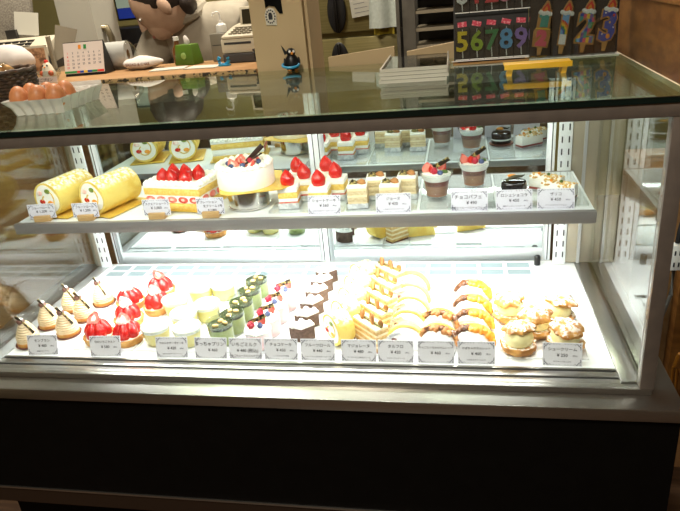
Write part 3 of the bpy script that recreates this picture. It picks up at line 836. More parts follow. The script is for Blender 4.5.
place(log(), [
    (-.124, .330, ZS, -32, 'white mousse slice covered in chopped nuts, rear one and higher in view'),
    (-.108, .285, ZS, -30, 'white mousse slice covered in chopped nuts, front one behind its price card')], 'nut covered slices on the shelf')

# ------------------------------------------------------------------ price cards
def price_card(x, y, z, rz, w, h, lines, label, holder=None, lean=17, grp=None):
    """lines: (text, size, z fraction, x offset, ink)"""
    t = thing('price_card', label, 'price card', (x, y, z), rz, grp)
    z0 = .0
    if holder == 'wood':
        b = B().box(-.0165, .0165, -.0075, -.0010, .0, .0125).box(-.0165, .0165, .0010, .0085, .0, .0100).box(-.0165, .0165, -.0010, .0010, .0, .0055)
        b.build('wooden_holder', WOODL, t, bev=.0006); z0 = .0056; lean = 4
    M = T(0, 0, z0, rx=-lean)
    B().box(-w/2, w/2, -.0005, .0005, 0, h, M).build('card', CARD, t)
    if holder != 'wood':
        B().box(-.010, .010, .0006, .0016, .0005, h*.55, M).box(-.010, .010, .0016, .013, .0, .0012).build('stand', PLASTIC, t)
    FM = M @ Matrix(((1, 0, 0, 0), (0, 0, -1, -.0006), (0, 1, 0, 0), (0, 0, 0, 1)))
    b = B()
    for (s, sz, zf, xo, k) in lines:
        b.text(s, sz, FM @ Matrix.Translation((xo, h*zf, 0)), depth=.0001, mi=k)
    b.build('lettering', [INK, GREYINK], t, smooth=False)
    # ornamental border: dotted edge and scrolled corners
    b = B()
    for sx in (-1, 1):
        for sz in (0, 1):
            cx = sx*(w/2-.003); cz = .003 if sz == 0 else h-.003; dz = 1 if sz == 0 else -1
            pts = [(0, 0), (-sx*.0040, 0), (-sx*.0022, dz*.0022), (0, dz*.0040), (-sx*.0058, -dz*.0012), (-sx*-.0006, dz*.0060), (-sx*.0078, dz*.0004), (sx*.0004, dz*.0080)]
            for i, (dx, dd) in enumerate(pts):
                r = .0010 if i < 4 else .0007
                b.box(cx+dx-r, cx+dx+r, cz+dd-r, cz+dd+r, 0, .0002, FM)
    n = 9
    for i in range(n):
        xx = -w/2+.013+(w-.026)*i/(n-1)
        if i != n//2: b.box(xx-.0009, xx+.0009, h-.0028, h-.0020, 0, .0002, FM); b.box(xx-.0009, xx+.0009, .0020, .0027, 0, .0002, FM)
    b.build('border', GREYINK, t, smooth=False)
    return t
def std(title, price, note=None, ts=.0066):
    L = [(title, ts, .66, 0, 0), (price, .0074, .40, .000, 0), ('(税込)', .0030, .42, .020, 1)]
    if note: L.append((note, .0032, .16, 0, 1))
    return L
def hand(a, b_, c=None):
    L = [(a, .0082, .62, -.002, 0), (b_, .0078, .34, .004, 0)]
    if c: L.append((c, .0046, .12, 0, 0))
    return L
GU = 'price cards on the shelf'; GD = 'price cards on the deck'
up = [(-1.120, .2275, 8, .056, .030, std('フルーツロール', '¥ 1,200', None, .0056), 'small card on wooden block before the roll cake nearest the glass end wall', 'wood'),
      (-1.022, .2275, 5, .054, .030, std('フルーツロール', '¥ 1,200', None, .0056), 'small card on wooden block before the second roll cake', 'wood'),
      (-.868, .2275, 2, .056, .033, std('スクエアショート', '¥ 3,800', None, .0056), 'card on wooden block before the oblong strawberry cake', 'wood'),
      (-.756, .2275, 0, .056, .033, [('デコレーション', .0060, .68, -.006, 0), ('生クリーム 5号', .0058, .44, .005, 0), ('¥ 3,800', .0058, .20, .003, 0)], 'handwritten card on wooden block before the round cream cake', 'wood'),
      (-.533, .226, 0, .062, .036, std('ショートケーキ', '¥ 560', 'いちごと生クリームのショート'), 'card before the strawberry shortcakes', None),
      (-.404, .226, 0, .064, .036, std('ジョーヌ', '¥ 430', 'くるみとコーヒーのケーキ'), 'card before the walnut cream slices', None),
      (-.268, .226, 0, .064, .036, hand('チョコパフェ', '¥ 490', '季節のフルーツとチョコムース'), 'handwritten card before the farther chocolate parfait', None),
      (-.191, .226, 0, .062, .036, std('ロシェショコラ', '¥ 450', '濃厚チョコレートのケーキ'), 'card before the black glazed cake', None),
      (-.121, .226, -2, .062, .036, std('ザリコ', '¥ 450', 'ナッツとホワイトチョコ'), 'card before the nut covered slices', None)]
for x, y, rz, w, h, L, lab, ho in up: price_card(x, y, .2198, rz, w, h, L, 'white price '+lab, ho, grp=GU)
dn = [(-1.085, .070, 4, std('モンブラン', '¥ 480', '和栗のモンブラン'), 'card before the mont blancs'),
      (-.951, .070, 3, std('旬のいちごタルト', '¥ 580', None, .0054), 'card before the strawberry tarts'),
      (-.815, .070, 2, std('やわらかチーズケーキ', '¥ 420', 'なめらかなチーズクリーム', .0048), 'card before the white topped cheese cups'),
      (-.738, .070, 0, hand('まっちゃプリン', '¥ 460'), 'handwritten card before the green tea puddings'),
      (-.671, .070, 0, hand('いちごミルク', '¥ 480 (税込)', 'いちごのムースとミルクプリン'), 'handwritten card before the pink mousse cups'),
      (-.604, .070, 0, std('チョコケーキ', '¥ 450', 'しっとりココア生地', .0070), 'card before the cocoa slices'),
      (-.536, .070, 0, std('フルーツロール', '¥ 440', 'フルーツたっぷりのロールケーキ', .0068), 'card before the fruit roll slices'),
      (-.462, .070, 0, std('マジョレーヌ', '¥ 480', 'アーモンドと二種のクリーム', .0068), 'card before the almond layer slices'),
      (-.397, .070, 0, std('タルフロ', '¥ 420', 'フロマージュクリーム', .0070), 'card before the cream omelettes'),
      (-.328, .070, 0, std('りんごとくるみのオムレット', '¥ 460', None, .0044), 'card before the nut omelettes'),
      (-.260, .070, 0, std('かぼちゃのオムレット', '¥ 460', 'かぼちゃクリーム入り', .0048), 'card before the orange topped omelettes'),
      (-.121, .070, -2, std('シュークリーム', '¥ 250', 'カスタードたっぷり', .0066), 'card before the cream puffs')]
for x, y, rz, L, lab in dn: price_card(x, y, .0003, rz, .0625, .0395, L, 'white price '+lab, None, grp=GD)
# ------------------------------------------------------------------ things on top of the showcase
ZT = .4497
EGGM = mat('brown_egg', (196, 130, 84), (182, 114, 70), scale=50, rough=.45)
CARTON = mat('milky_carton', (214, 210, 204), (206, 202, 196), scale=30, rough=.25, coat=.3)
ct = thing('egg_carton', 'white plastic egg carton full of brown eggs on the glass top corner', 'egg carton', (-1.001, .196, ZT), 3)
# carton: 5 x 2 wells, local x is the long axis
g = B()
nx, ny = 37, 49; L, W2 = .0806, .070
def cz(x, y, top):
    cx = (x/L*.5+.5)*3; cy = (y/W2*.5+.5)*4
    a = abs(math.sin(PI*cx))*abs(math.sin(PI*cy))
    return .026-.022*a**.7
vs = []; fs = []
for j in range(ny):
    for i in range(nx):
        x = -L+2*L*i/(nx-1); y = -W2+2*W2*j/(ny-1)
        vs.append((x, y, cz(x, y, 1)))
for j in range(ny-1):
    for i in range(nx-1):
        a = j*nx+i; fs.append((a, a+1, a+nx+1, a+nx))
L0 = L
g.add([(v[0]*.62, v[1], v[2]) for v in vs], fs)
# fluted skirt down to the glass, flaring lip
rim = []
N = 120
for k in range(N):
    a = k/N*4; e = int(a); s = a-e
    c = [(-1, -1), (1, -1), (1, 1), (-1, 1), (-1, -1)]
    px = c[e][0]+(c[e+1][0]-c[e][0])*s; py = c[e][1]+(c[e+1][1]-c[e][1])*s
    rim.append((px*L0*.62, py*W2, k))
def ring(q, z, amp): return [(x*q+(amp*math.cos(k*PI/3) if abs(x) > .0499 else 0), y*q+(amp*math.cos(k*PI/3) if abs(y) > .0699 else 0), z) for x, y, k in rim]
vs = ring(1, .026, 0)+ring(1.10, .0270, .001)+ring(1.09, .0250, .001)+ring(.97, .014, .003)+ring(.96, .012, .003)+ring(.90, .0006, .003)
fs = []
for q in range(5):
    for k in range(N): fs.append((q*N+k, q*N+(k+1) % N, (q+1)*N+(k+1) % N, (q+1)*N+k))
g.add(vs, fs)
g.build('carton_tray', CARTON, ct)
lid = B()
lid.box(-.006, .006, -.035, -.029, .016, .045).box(-.022, -.010, -.003, .003, .016, .043).box(-.054, .054, .0770, .0785, .0200, .034)
lid.build('carton_flap', CARTON, ct)
spots = [(-.0335, -.0520), (0, -.0525), (.0335, -.0520), (-.0335, -.0170), (.0, -.0175), (.0335, -.0170)]
eggp = None; egspots = []
M5 = Matrix.Translation((-1.001, .196, ZT)) @ Matrix.Rotation(R(3), 4, 'Z')
names = ['brown egg at the left of the near row in the white carton', 'brown egg in the middle of the near row in the white carton', 'brown egg at the right of the near row in the white carton',
         'brown egg at the left of the second row, beside the wicker basket', 'brown egg in the middle of the second row in the white carton', 'brown egg at the right of the second row in the white carton']
prof = [(.0168*math.sin(PI*i/18)*(1+.10*math.cos(PI*i/18)), .0215-.0215*math.cos(PI*i/18)) for i in range(19)]
prof = [(max(r, .0002), z) for r, z in prof]
for i, (x, y) in enumerate(spots):
    p = M5 @ Vector((x, y, .0062))
    o = B().lathe(prof, 24).build('egg', EGGM) if eggp is None else eggp.copy()
    if eggp is None: eggp = o
    else: COL.objects.link(o)
    o.location = p; o.rotation_euler = (R(random.uniform(-6, 6)), R(random.uniform(-6, 6)), 0)
    tag(o, names[i], 'egg', 'brown eggs in the carton')

WICK = mat('dark_wicker', (52, 36, 24), (78, 56, 38), scale=90, rough=.6)
bk = thing('wicker_basket', 'dark woven basket holding bagged bread at the left end of the glass top', 'basket', (-1.178, .300, ZT), 10)
g = B()
for k in range(9):
    z = .004+.0062*k; sx = .060+.004*k/8; sy = .050+.004*k/8
    pts = []
    for i in range(49):
        a = 2*PI*i/48; wob = .0022*(1 if (i+k) % 2 else -1)
        pts.append(((sx+wob)*math.cos(a), (sy+wob)*math.sin(a), z))
    g.tube(pts, .0034, 6)
g.build('woven_side', WICK, bk)
B().lathe([(.0, 0), (.055, 0), (.057, .006), (.0, .006)], 32, T(0, 0, 0)).build('base', WICK, bk)
g = B(); g.tube([(.066*math.cos(2*PI*i/48), .056*math.sin(2*PI*i/48), .0605+.001*math.sin(i*2)) for i in range(49)], .0045, 8); g.build('rim', WICK, bk)
BREAD = mat('toast_bread', (214, 170, 112), (186, 128, 70), scale=60, rough=.7)
for i, (x, y, a, w) in enumerate(((-.018, -.012, 20, 'nearest the front'), (.019, -.005, -25, 'on the right side'), (-.003, .020, 70, 'at the back'))):
    t = thing('bread_bag', 'clear bag of small toasted breads in the dark basket, '+w, 'bread', tuple(Matrix.Translation((-1.178, .300, ZT+.0065)) @ Matrix.Rotation(R(10), 4, 'Z') @ Vector((x, y, 0))), a, 'bread bags in the basket')
    for k in range(4):
        B().ell((-.010+.007*k, .003*(k % 2), .042+.005*(k % 3)), (.0075, .011, .015), 12, 8, amp=.25, fr=60, seed=k+i).build('bread', BREAD, t)
    B().ell((0, 0, .034), (.0205, .016, .0335), 20, 12, amp=.22, fr=70, seed=i*4).build('clear_bag', FILM, t)

# stack of clear acrylic sheets / trays
for k in range(4):
    o = thing('acrylic_sheet', ['clear acrylic sheet at the bottom of the stack on the glass top', 'clear acrylic sheet second from the bottom of the stack on the glass top', 'clear acrylic sheet third from the bottom of the stack on the glass top', 'clear acrylic sheet topmost of the stack with a pale left rim'][k], 'acrylic sheet', (-.360, .325, ZT+.0001+.0062*k), [-1, 1, 0, .5][k], 'acrylic sheets on the glass top')
    SHEET = glass('sheet_acrylic', (226, 226, 220), base=.12) if k == 0 else SHEET
    B().box(-.0519, .0559, -.0934, .10, 0, .0022).build('plate', SHEET, o)
    B().box(-.055, .058, -.0955, -.0935, -.0, .0056).box(.056, .058, -.0935, .10, 0, .0056).box(-.055, -.052, -.0935, .10, 0, .0056).build('rim', mat('sheet_edge', (186, 180, 168), rough=.3) if k == 0 else MATS['sheet_edge'], o)

# number candles on card displays
DISP = mat('black_display_board', (34, 31, 32), (40, 37, 38), scale=40, rough=.6)
ds = thing('candle_display', 'black display board with two rows of clear bag pockets holding number candles', 'display', (-.216, .432, ZT+.0035), 0)
TILT = -8
DM = T(0, 0, 0, rx=TILT)
B().box(-.077, .0605, .0, .003, 0, .148, DM).build('back_board', DISP, ds)
B().box(-.082, .0605, -.016, .0035, -.0018, -.0002, DM).build('base_lip', WHITEP, ds)
B().box(-.079, .060, -.030, .030, -.0034, -.0026).build('wooden_foot', mat('display_wood', (196, 150, 92), (180, 132, 76), scale=20, rough=.5, stretch=(1, 8, 8)), ds)
B().box(-.070, .055, -.010, .010, -.0026, -.0018).build('riser', DISP, ds)
CC = {'5': (236, 208, 30), '6': (150, 180, 40), '7': (58, 140, 84), '8': (92, 164, 214), '9': (150, 120, 196)}
CN = {'5': 'yellow', '6': 'lime green', '7': 'green', '8': 'sky blue', '9': 'lilac'}
UPX = Matrix(((1, 0, 0, 0), (0, 0, -1, 0), (0, 1, 0, 0), (0, 0, 0, 1)))
PKRED = mat('pink_sale_label', (206, 60, 84), (232, 150, 160), scale=260, rough=.6, lo=.5, hi=.6)
LAB = B()
def candle(n, x, y, z, label, m, zs=1):
    t = thing('number_candle', label, 'candle', (x, y, z), 0, 'number candles in clear bags')
    M = T(0, 0, 0, rx=TILT)
    B().text(n, .050, M @ T(0, -.0035, .017) @ UPX, depth=.0030, bold=.024).build('candle_number', m, t, smooth=False)
    B().tube([(0, -.004, .021), (.001, -.004, .0035)], .0011, 8, M).build('candle_stem', WHITEP, t)
    B().tube([(0, -.004, .0505), (.0005, -.004, .056)], .0007, 6, M).build('wick', WHITEP, t)
    f = B().box(-.0130, .0130, -.0088, -.0082, .0, .060, M).box(-.0130, -.0125, -.0082, -.0006, .0, .060, M).box(.0125, .0130, -.0082, -.0006, .0, .060, M)
    f.build('clear_bag', FILM, t)
    B().box(-.0130, .0130, -.0105, -.0088, .0, .0016, M).build('bag_seam', WHITEP, t)
    return t
for i, n in enumerate('56789'):
    candle(n, -.2770+.0271*i, .432, ZT+.0040, '%s number %s candle in a clear bag on the black display' % (CN[n], n), mat('wax_'+n, CC[n], tuple(min(255, q+8) for q in CC[n]), scale=30, rough=.4, sss=.0))
# upper row: only stems and lower halves show under the frame
for i, n in enumerate('01234'):
    c = [(238, 238, 234), (214, 60, 66), (224, 66, 74), (238, 150, 170), (210, 70, 90)][i]
    nm = ['white', 'red', 'bright red', 'pink', 'crimson'][i]
    candle(n, -.2770+.0271*i, .432+.0105, ZT+.0040+.0835, '%s number %s candle in the upper row above the pink labels' % (nm, n), mat('wax_'+n, c, tuple(min(255, q+8) for q in c), scale=30, rough=.4))
# pink price labels between the rows belong to the board
g = B()
for i in range(5):
    M = DM @ T(-.061+.0271*i, -.0009, .0655, ry=[-4, 14, 8, 16, 6][i])
    g.box(-.0085, .0085, 0, .0008, -.0045, .0045, M)
g.build('pink_label', PKRED, ds)

# cookie shaped number candles on the right board
ds2 = thing('cookie_candle_display', 'black board of clear pockets with cookie shaped number candles by the wooden box', 'display', (-.0795, .414, ZT), 0)
DM2 = T(0, 0, 0, rx=-6)
B().box(-.0765, .080, .006, .009, .0022, .150, DM2).build('back_board', DISP, ds2)
B().box(-.0755, .080, -.014, .006, .0004, .0020).build('base_lip', WHITEP, ds2)
COOK = mat('cookie_edge', (196, 146, 80), (182, 128, 62), scale=60, rough=.6)
ICING = [mat('icing_'+n, c, rough=.35) for n, c in (('teal', (70, 160, 150)), ('pink', (224, 92, 116)), ('white', (240, 240, 238)), ('sky', (120, 176, 226)), ('blue', (44, 80, 176)), ('green', (60, 150, 80)), ('violet', (130, 100, 160)), ('yellow', (240, 200, 60)), ('red', (222, 60, 50)), ('orange', (240, 150, 50)))]
TE, PI_, WH, SK, BL, GR, VI, YE, RE, OR = ICING
def glyph(n, size, bold, depth, M, z0, name, mats, parent, cuts=(), pick=None):
    """a solid figure in the local x-z plane, its icing pattern cut into the same mesh"""
    g = B().text(n, size, Matrix.Translation((0, 0, z0)), depth=depth, bold=bold/size)
    o = g.build(name, mats, parent, smooth=False)
    bm = bmesh.new(); bm.from_mesh(o.data)
    for ax, v in cuts:
        no = (1, 0, 0) if ax == 0 else (0, 1, 0)
        bmesh.ops.bisect_plane(bm, geom=bm.verts[:]+bm.edges[:]+bm.faces[:], plane_co=(v, v, 0), plane_no=no)
    if pick:
        for f in bm.faces:
            q = f.calc_center_median(); f.material_index = pick(q.x, q.y)
    bm.transform(M); bm.to_mesh(o.data); bm.free()
    return o
def cookie(kind, x, label):
    t = thing('cookie_candle', label, 'candle', (x, .4035, ZT+.0022), 0, 'cookie candles in clear pockets')
    P = Matrix(((1, 0, 0, 0), (0, 0, -1, 0), (0, 1, 0, 0), (0, 0, 0, 1)))
    M = T(0, 0, 0, ry=8) @ T(-.002, 0, .023, rx=-6) @ P
    if kind == 'half':
        B().prism([(-.0145, -.004), (.0135, -.004), (.0150, .024), (.0115, .030), (.0115, .056), (.010, .062), (-.009, .062), (-.0115, .056), (-.0115, .030), (-.0155, .024)], 0, .003, M).build('cookie_body', COOK, t, bev=.0008)
        glyph('2', .0335, .0028, .0008, M @ T(0, .001, 0), .0038, 'pink_number', [PI_], t)
        B().box(-.0125, .0125, .0272, .0292, .0031, .0046, M).build('divider', YE, t)
        B().prism([(-.0065, .031), (.0075, .031), (.0080, .052), (-.0095, .054), (-.0095, .047), (-.0055, .046)], .0031, .0045, M).build('teal_number', TE, t, bev=.0005)
        top = .057
    else:
        n = {'one': '1', 'two': '2', 'three': '3'}[kind]
        sz = .073; Mg = M @ T(0 if n != '1' else -.001, .002, 0) @ Matrix.Diagonal((.80, .96, 1, 1))
        glyph(n, sz, .0058, .0015, Mg, .0016, 'cookie_body', [COOK], t)
        lines = [(1, .0085*k) for k in range(-1, 8)]+[(0, -.016+.0065*k) for k in range(6)]
        if kind == 'two':
            pal = [GR, VI, PI_, SK, TE, YE, BL]
            glyph(n, sz, .0026, .0007, Mg, .0040, 'icing', pal, t, lines, lambda u, v: (int((u+.03)/.0065)*3+int((v+.02)/.0085)*2) % 7)
        elif kind == 'one':
            pal = [WH, SK, RE, OR, YE, GR, BL]
            fine = [(1, .0018*k) for k in range(0, 34)]+[(0, -.014+.0022*k) for k in range(13)]
            def pk(u, v):
                r = math.hypot(u+.011, (v-.014)*.9)
                if v < .014: return 0
                return 6-int((r-.010)/.0028) if .010 < r < .0238 else 1
            glyph(n, sz, .0036, .0007, Mg, .0040, 'icing', pal, t, fine, pk)
        else:
            glyph(n, sz, .0030, .0007, Mg, .0040, 'icing', [BL], t)
            for (a, b_, m, r_) in ((.003, .006, OR, .0046), (-.010, .009, WH, .0017), (.011, .022, WH, .0016), (.008, .043, RE, .0028), (-.010, .046, WH, .0017), (.002, .030, YE, .0020)):
                B().ell((a, b_, .0050), (r_, r_, .0007), 10, 6, Mg).build('icing_dot', m, t)
        top = .0545
    B().prism([(-.003, -.0178), (.003, -.0178), (.0055, .003), (-.0055, .003)], .0004, .0026, M).build('cookie_stem', COOK, t)
    B().prism([(-.0095, top-.003), (.0095, top-.003), (.0090, top+.008), (.0040, top+.0185), (.0, top+.0195), (-.0055, top+.010)], 0, .003, M).build('flame_backing', COOK, t, bev=.0006)
    fl = B().prism([(-.0065, top), (.0065, top), (.0068, top+.007), (.0018, top+.0155), (-.0045, top+.007)], .0031, .0041, M).build('flame', RE, t)
    B().prism([(-.003, top+.001), (.003, top+.001), (.0032, top+.005), (.0008, top+.010), (-.0024, top+.005)], .0042, .0050, M).build('flame_core', OR, fl)
    b = B()
    for k in range(4): b.ell((-.0082+.0055*k, top-.0015-.0016*(k % 2), .0046), (.0042, .0040, .0014), 10, 6, M)
    b.build('icing_cap', WH, t)
    N_ = T(0, 0, 0, rx=-6)
    f = B().box(-.0182, .0182, -.0100, -.0094, 0, .120, N_).box(-.0182, -.0176, -.0094, .0110, 0, .120, N_).box(.0176, .0182, -.0094, .0110, 0, .120, N_)
    po = f.build('clear_pocket', FILM, t)
    if kind in ('one', 'two'):
        b = B()
        for k in range(3): b.text('OOC'[k], .0085, N_ @ T(-.0110, -.0103, .0030+.0062*k) @ P, depth=.0001, bold=.03)
        b.build('pocket_print', INK, po, smooth=False)
    return t
cookie('half', -.1385, 'cookie candle with teal one over pink two, leftmost in the clear pockets')
cookie('one', -.1005, 'cookie candle one with rainbow and cloud icing')
cookie('two', -.0635, 'cookie candle two with patchwork squares icing')
cookie('three', -.0265, 'cookie candle three with blue starry space icing')
YEL = mat('yellow_plastic', (226, 178, 34), (220, 170, 28), scale=20, rough=.4)
ys = thing('yellow_stand', 'low yellow plastic stand in front of the candle displays', 'stand', (-.160, .240, ZT))
B().box(-.052, .052, -.018, .018, .0155, .0185).build('stand_top', YEL, ys, bev=.0006)
B().box(-.052, .052, -.0195, -.0181, .0110, .0195).build('front_lip', YEL, ys, bev=.0004)
for x in (-.042, .042): B().prism([(-.006, 0), (.002, 0), (.005, .0154), (-.002, .0154)], -.012, .012, T(x, 0, 0) @ Matrix(((1, 0, 0, 0), (0, 0, 1, 0), (0, 1, 0, 0), (0, 0, 0, 1)))).build('leg', YEL, ys)

# black figurine with a blue ring at the pillar foot
pg = thing('penguin_figurine', 'little black bird figurine with blue ring at the foot of the beige pillar', 'figurine', (-.630, .488, ZT), 20)
B().lathe([(.010, 0), (.014, .006), (.0150, .016), (.0125, .026), (.009, .031)], 24).build('body', BLACKP, pg)
B().ell((0, -.001, .037), (.0095, .0095, .009)).build('head', BLACKP, pg)
B().prism([(-.004, 0), (.004, 0), (-.004, .022)], -.002, .002, T(-.010, 0, .034, rx=90, ry=-15)).build('pointed_crest', BLACKP, pg)
for x in (-.003, .005): B().ell((x, -.009, .039), (.0028, .0015, .003), 10, 6).build('eye', WHITEP, pg)
B().lathe([(.0034, 0), (.0, .008)], 10, T(.001, -.009, .0355, rx=90)).build('beak', ICING[9], pg)
for s in (-1, 1): B().ell((s*.007, -.008, .002), (.005, .007, .002), 10, 6).build('foot', ICING[9], pg)
for s in (-1, 1): B().ell((s*.0150, -.002, .017), (.0028, .006, .010), 10, 8, T(0, 0, 0)).build('wing', BLACKP, pg)
B().tube([(-.004+.017*math.cos(2*PI*i/24), -.007+.015*math.sin(2*PI*i/24), .0125+.004*math.sin(2*PI*i/24)) for i in range(25)], .0026, 8).build('blue_ring', mat('blue_ring', (52, 150, 196), rough=.35), pg)

# ------------------------------------------------------------------ wooden box and clutter to the right
WOODB = mat('brown_plywood', (138, 92, 42), (112, 70, 28), scale=7, rough=.5, stretch=(1, 2.2, 6))
wc = thing('wooden_side_table', 'brown wooden table with deep plywood apron right of the showcase', 'side table', (.30, .24, FZ))
B().box(-.280, .28, -.40, .30, 1.052, 1.163).build('apron_box', WOODB, wc, bev=.001)
B().box(-.283, .283, -.403, .303, 1.1632, 1.171).build('table_top', mat('table_top_wood', (168, 118, 62), (148, 98, 46), scale=8, rough=.45, stretch=(1, 8, 8)), wc, bev=.001)
for sx in (0, 1):
    for sy in (0, 1):
        x = -.09+.35*sx if sx == 0 else .25; y = (-.37, .27)[sy]
        B().box(x-.02, x+.02, y-.02, y+.02, 0, 1.0515).build('leg', WOODB, wc, bev=.002)
cb = thing('cardboard_box', 'brown cardboard box tucked under the wooden side table', 'box', (.20, .58, FZ))
CARDB = mat('cardboard', (168, 128, 84), (156, 116, 74), scale=40, rough=.85)
B().box(-.10, .12, -.04, .12, 0, .81).build('box_body', CARDB, cb)
B().box(-.10, .12, .0395, .0405, .8102, .8112).build('seam_tape', mat('packing_tape', (190, 160, 110), rough=.3), cb)
pl = thing('power_plug_strip', 'pale grey power tap hanging by its cord right of the showcase', 'power tap', (.152, .430, .005))
B().box(-.013, .013, -.010, .010, 0, .058).build('tap_body', WHITEP, pl, bev=.003)
for z in (.014, .040): B().box(-.006, -.003, -.0106, -.0101, z-.005, z+.005).box(.003, .006, -.0106, -.0101, z-.005, z+.005).build('socket', DARKSLOT, pl)
B().tube([(0, 0, -.001), (.001, .0, -.06), (-.012, .005, -.13), (-.030, .01, -.17), (-.02, .03, -.24), (.0, .03, -.40), (0, .03, FZ-.005+.005)], .0042, 8).build('cord', mat('grey_cord', (108, 104, 98), rough=.5), pl)
B().tube([(0, 0, .059), (.002, .002, .085), (.010, .01, .12), (.03, .015, .18), (.04, .02, .30)], .0048, 8).build('plug_cord', BLACKP, pl)
oc = B().tube([(.165, .37, FZ+.005), (.162, .37, -.40), (.160, .375, -.20), (.165, .37, -.165), (.175, .37, -.16), (.186, .37, -.185), (.180, .37, -.22), (.165, .365, -.20), (.17, .36, -.40), (.18, .37, FZ+.005)], .004, 8).build('orange_cable', mat('orange_cable', (176, 116, 38), rough=.5))
tag(oc, 'orange cable looped in the gap right of the showcase', 'cable')

# added slats left of the showcase, standing in for streaks reflected in the glass
sl = thing('streak_slats', 'added brown slats standing in for reflected streaks in the left end glass', 'screen', (-1.62, .18, FZ))
SLB = mat('screen_brown', (118, 100, 68), (100, 84, 54), scale=12, rough=.5, stretch=(1, 1, .2))
SLL = mat('screen_pale', (178, 156, 108), (160, 136, 88), scale=14, rough=.5, stretch=(1, 1, .2))  # paler slats: reflected streaks put into the colour
B().box(-.015, -.006, -.65, .30, 0, 1.1).build('back_panel', SLB, sl)
for k in range(16):
    y = -.63+.058*k
    B().box(-.0059, .010, y, y+.020+.012*(k % 3 == 0), 0, 1.1).build('slat', SLL if k % 4 == 1 else SLB, sl, bev=.001)
B().box(-.016, .014, -.66, .31, 1.1002, 1.12).build('top_rail', SLB, sl)
# ------------------------------------------------------------------ counter, pillar and kitchen behind
ZC = .455
COUNT = mat('counter_wood', (170, 130, 86), (156, 116, 72), scale=8, rough=.5, stretch=(1, 10, 10))
CLOTH = mat('patterned_trim', (190, 158, 112), (64, 54, 42), scale=95, rough=.8, lo=.52, hi=.58)
cn = thing('service_counter', 'wooden service counter with patterned edge strip behind the showcase', 'counter', (-1.25, .80, FZ))
B().box(-.50, .53, -.28, -.045, 1.035, 1.0748).build('counter_top', COUNT, cn, bev=.001)
B().box(-.50, .53, -.2825, -.2802, 1.0635, 1.0738).build('patterned_edge', CLOTH, cn)
B().box(-.50, .53, -.262, -.245, 0, 1.0348).build('front_panel', COUNT, cn)
for x in (-.48, .51): B().box(x-.02, x+.02, -.10, -.06, 0, 1.0348).build('leg', COUNT, cn)
sd = thing('register_desk', 'dark wooden desk under the cash register at the left', 'desk', (-1.57, .90, FZ))
DESKW = mat('desk_brown', (120, 98, 70), (108, 86, 60), scale=8, rough=.5, stretch=(1, 10, 10))
B().box(-.20, .25, -.14, .14, 1.045, 1.0745).build('desk_top', DESKW, sd, bev=.001)
for x in (-.18, .23):
    for y in (-.12, .12): B().box(x-.018, x+.018, y-.018, y+.018, 0, 1.0448).build('leg', DESKW, sd)
PIL = mat('beige_pillar', (196, 172, 134), (190, 166, 128), scale=3, rough=.75)
p = B().box(-.716, -.6025, .515, .66, FZ, RZ).build('trim_1', PIL); struct(p)
p = B().box(-.6023, -.596, .535, .66, FZ, RZ).build('trim_2', PIL); struct(p)
WP = mat('white_partition', (198, 196, 184), (192, 190, 178), scale=4, rough=.7)
p = B().box(-1.535, -1.415, 1.10, 1.25, FZ, RZ).build('trim_3', WP); struct(p)

# low beige boards behind the glass top
for (x0, x1, za, zb, z0, lab) in ((-.5640, -.4190, .4640, .4765, .30, 'beige board standing behind the glass top beside the pillar'), (-.3925, -.285, .4640, .4780, .30, 'beige board standing behind the clear sheets and candle board')):
    b = B().prism([(x0, FZ+.001), (x1, FZ+.001), (x1, zb), (x0, za)], -.006, .006, T(0, .556, 0, rx=90))
    tag(b.build('partition_board', PIL), lab, 'board')

# register with screen
REG = mat('register_beige', (196, 188, 168), (188, 180, 160), scale=10, rough=.5)
KEY = mat('register_keys', (44, 42, 40), rough=.5)
SPECK = mat('speckled_grey', (112, 106, 96), (140, 134, 122), scale=260, rough=.7)
rg = thing('cash_register', 'beige cash register with dark keys and speckled grey screen back', 'cash register', (-1.555, .86, ZC), 12)
B().box(-.09, .13, -.09, .09, 0, .034).build('drawer', KEY, rg, bev=.002)
g = B().prism([(-.09, .0345), (.09, .0345), (.09, .085), (.03, .085), (-.09, .050)], -.09, .125, Matrix(((0, 0, 1, 0), (1, 0, 0, 0), (0, 1, 0, 0), (0, 0, 0, 1))))
g.build('body', REG, rg, bev=.004)
kb = B()
for i in range(7):
    for j in range(4):
        x = -.078+.022*i; y = -.07+.022*j
        zz = .050+(y+.09)*.292
        kb.box(x, x+.017, y, y+.017, zz-.001, zz+.006)
kb.build('key', KEY, rg, bev=.001)
B().box(-.12, .035, .055, .075, .090, .26, T(0, 0, 0, rx=-14, ry=4)).build('screen_back', SPECK, rg, bev=.004)
B().box(-.03, .0, .06, .075, .082, .11).build('screen_arm', KEY, rg)
B().box(-.025, .045, .0520, .0530, .110, .175, T(0, 0, 0, rx=-14, ry=8)).build('taped_paper', WP, rg)
# white cloth bundle
WCL = mat('white_cloth', (214, 208, 204), (206, 200, 196), scale=20, rough=.85, bump=.3, bscale=30)
o = B().ell((0, 0, .040), (.058, .045, .042), 28, 16, amp=.14, fr=26, seed=3).build('cloth_bundle', WCL, loc=(-1.400, .640, ZC+.004))
tag(o, 'rounded white cloth bundle on the counter behind the wicker basket', 'cloth')
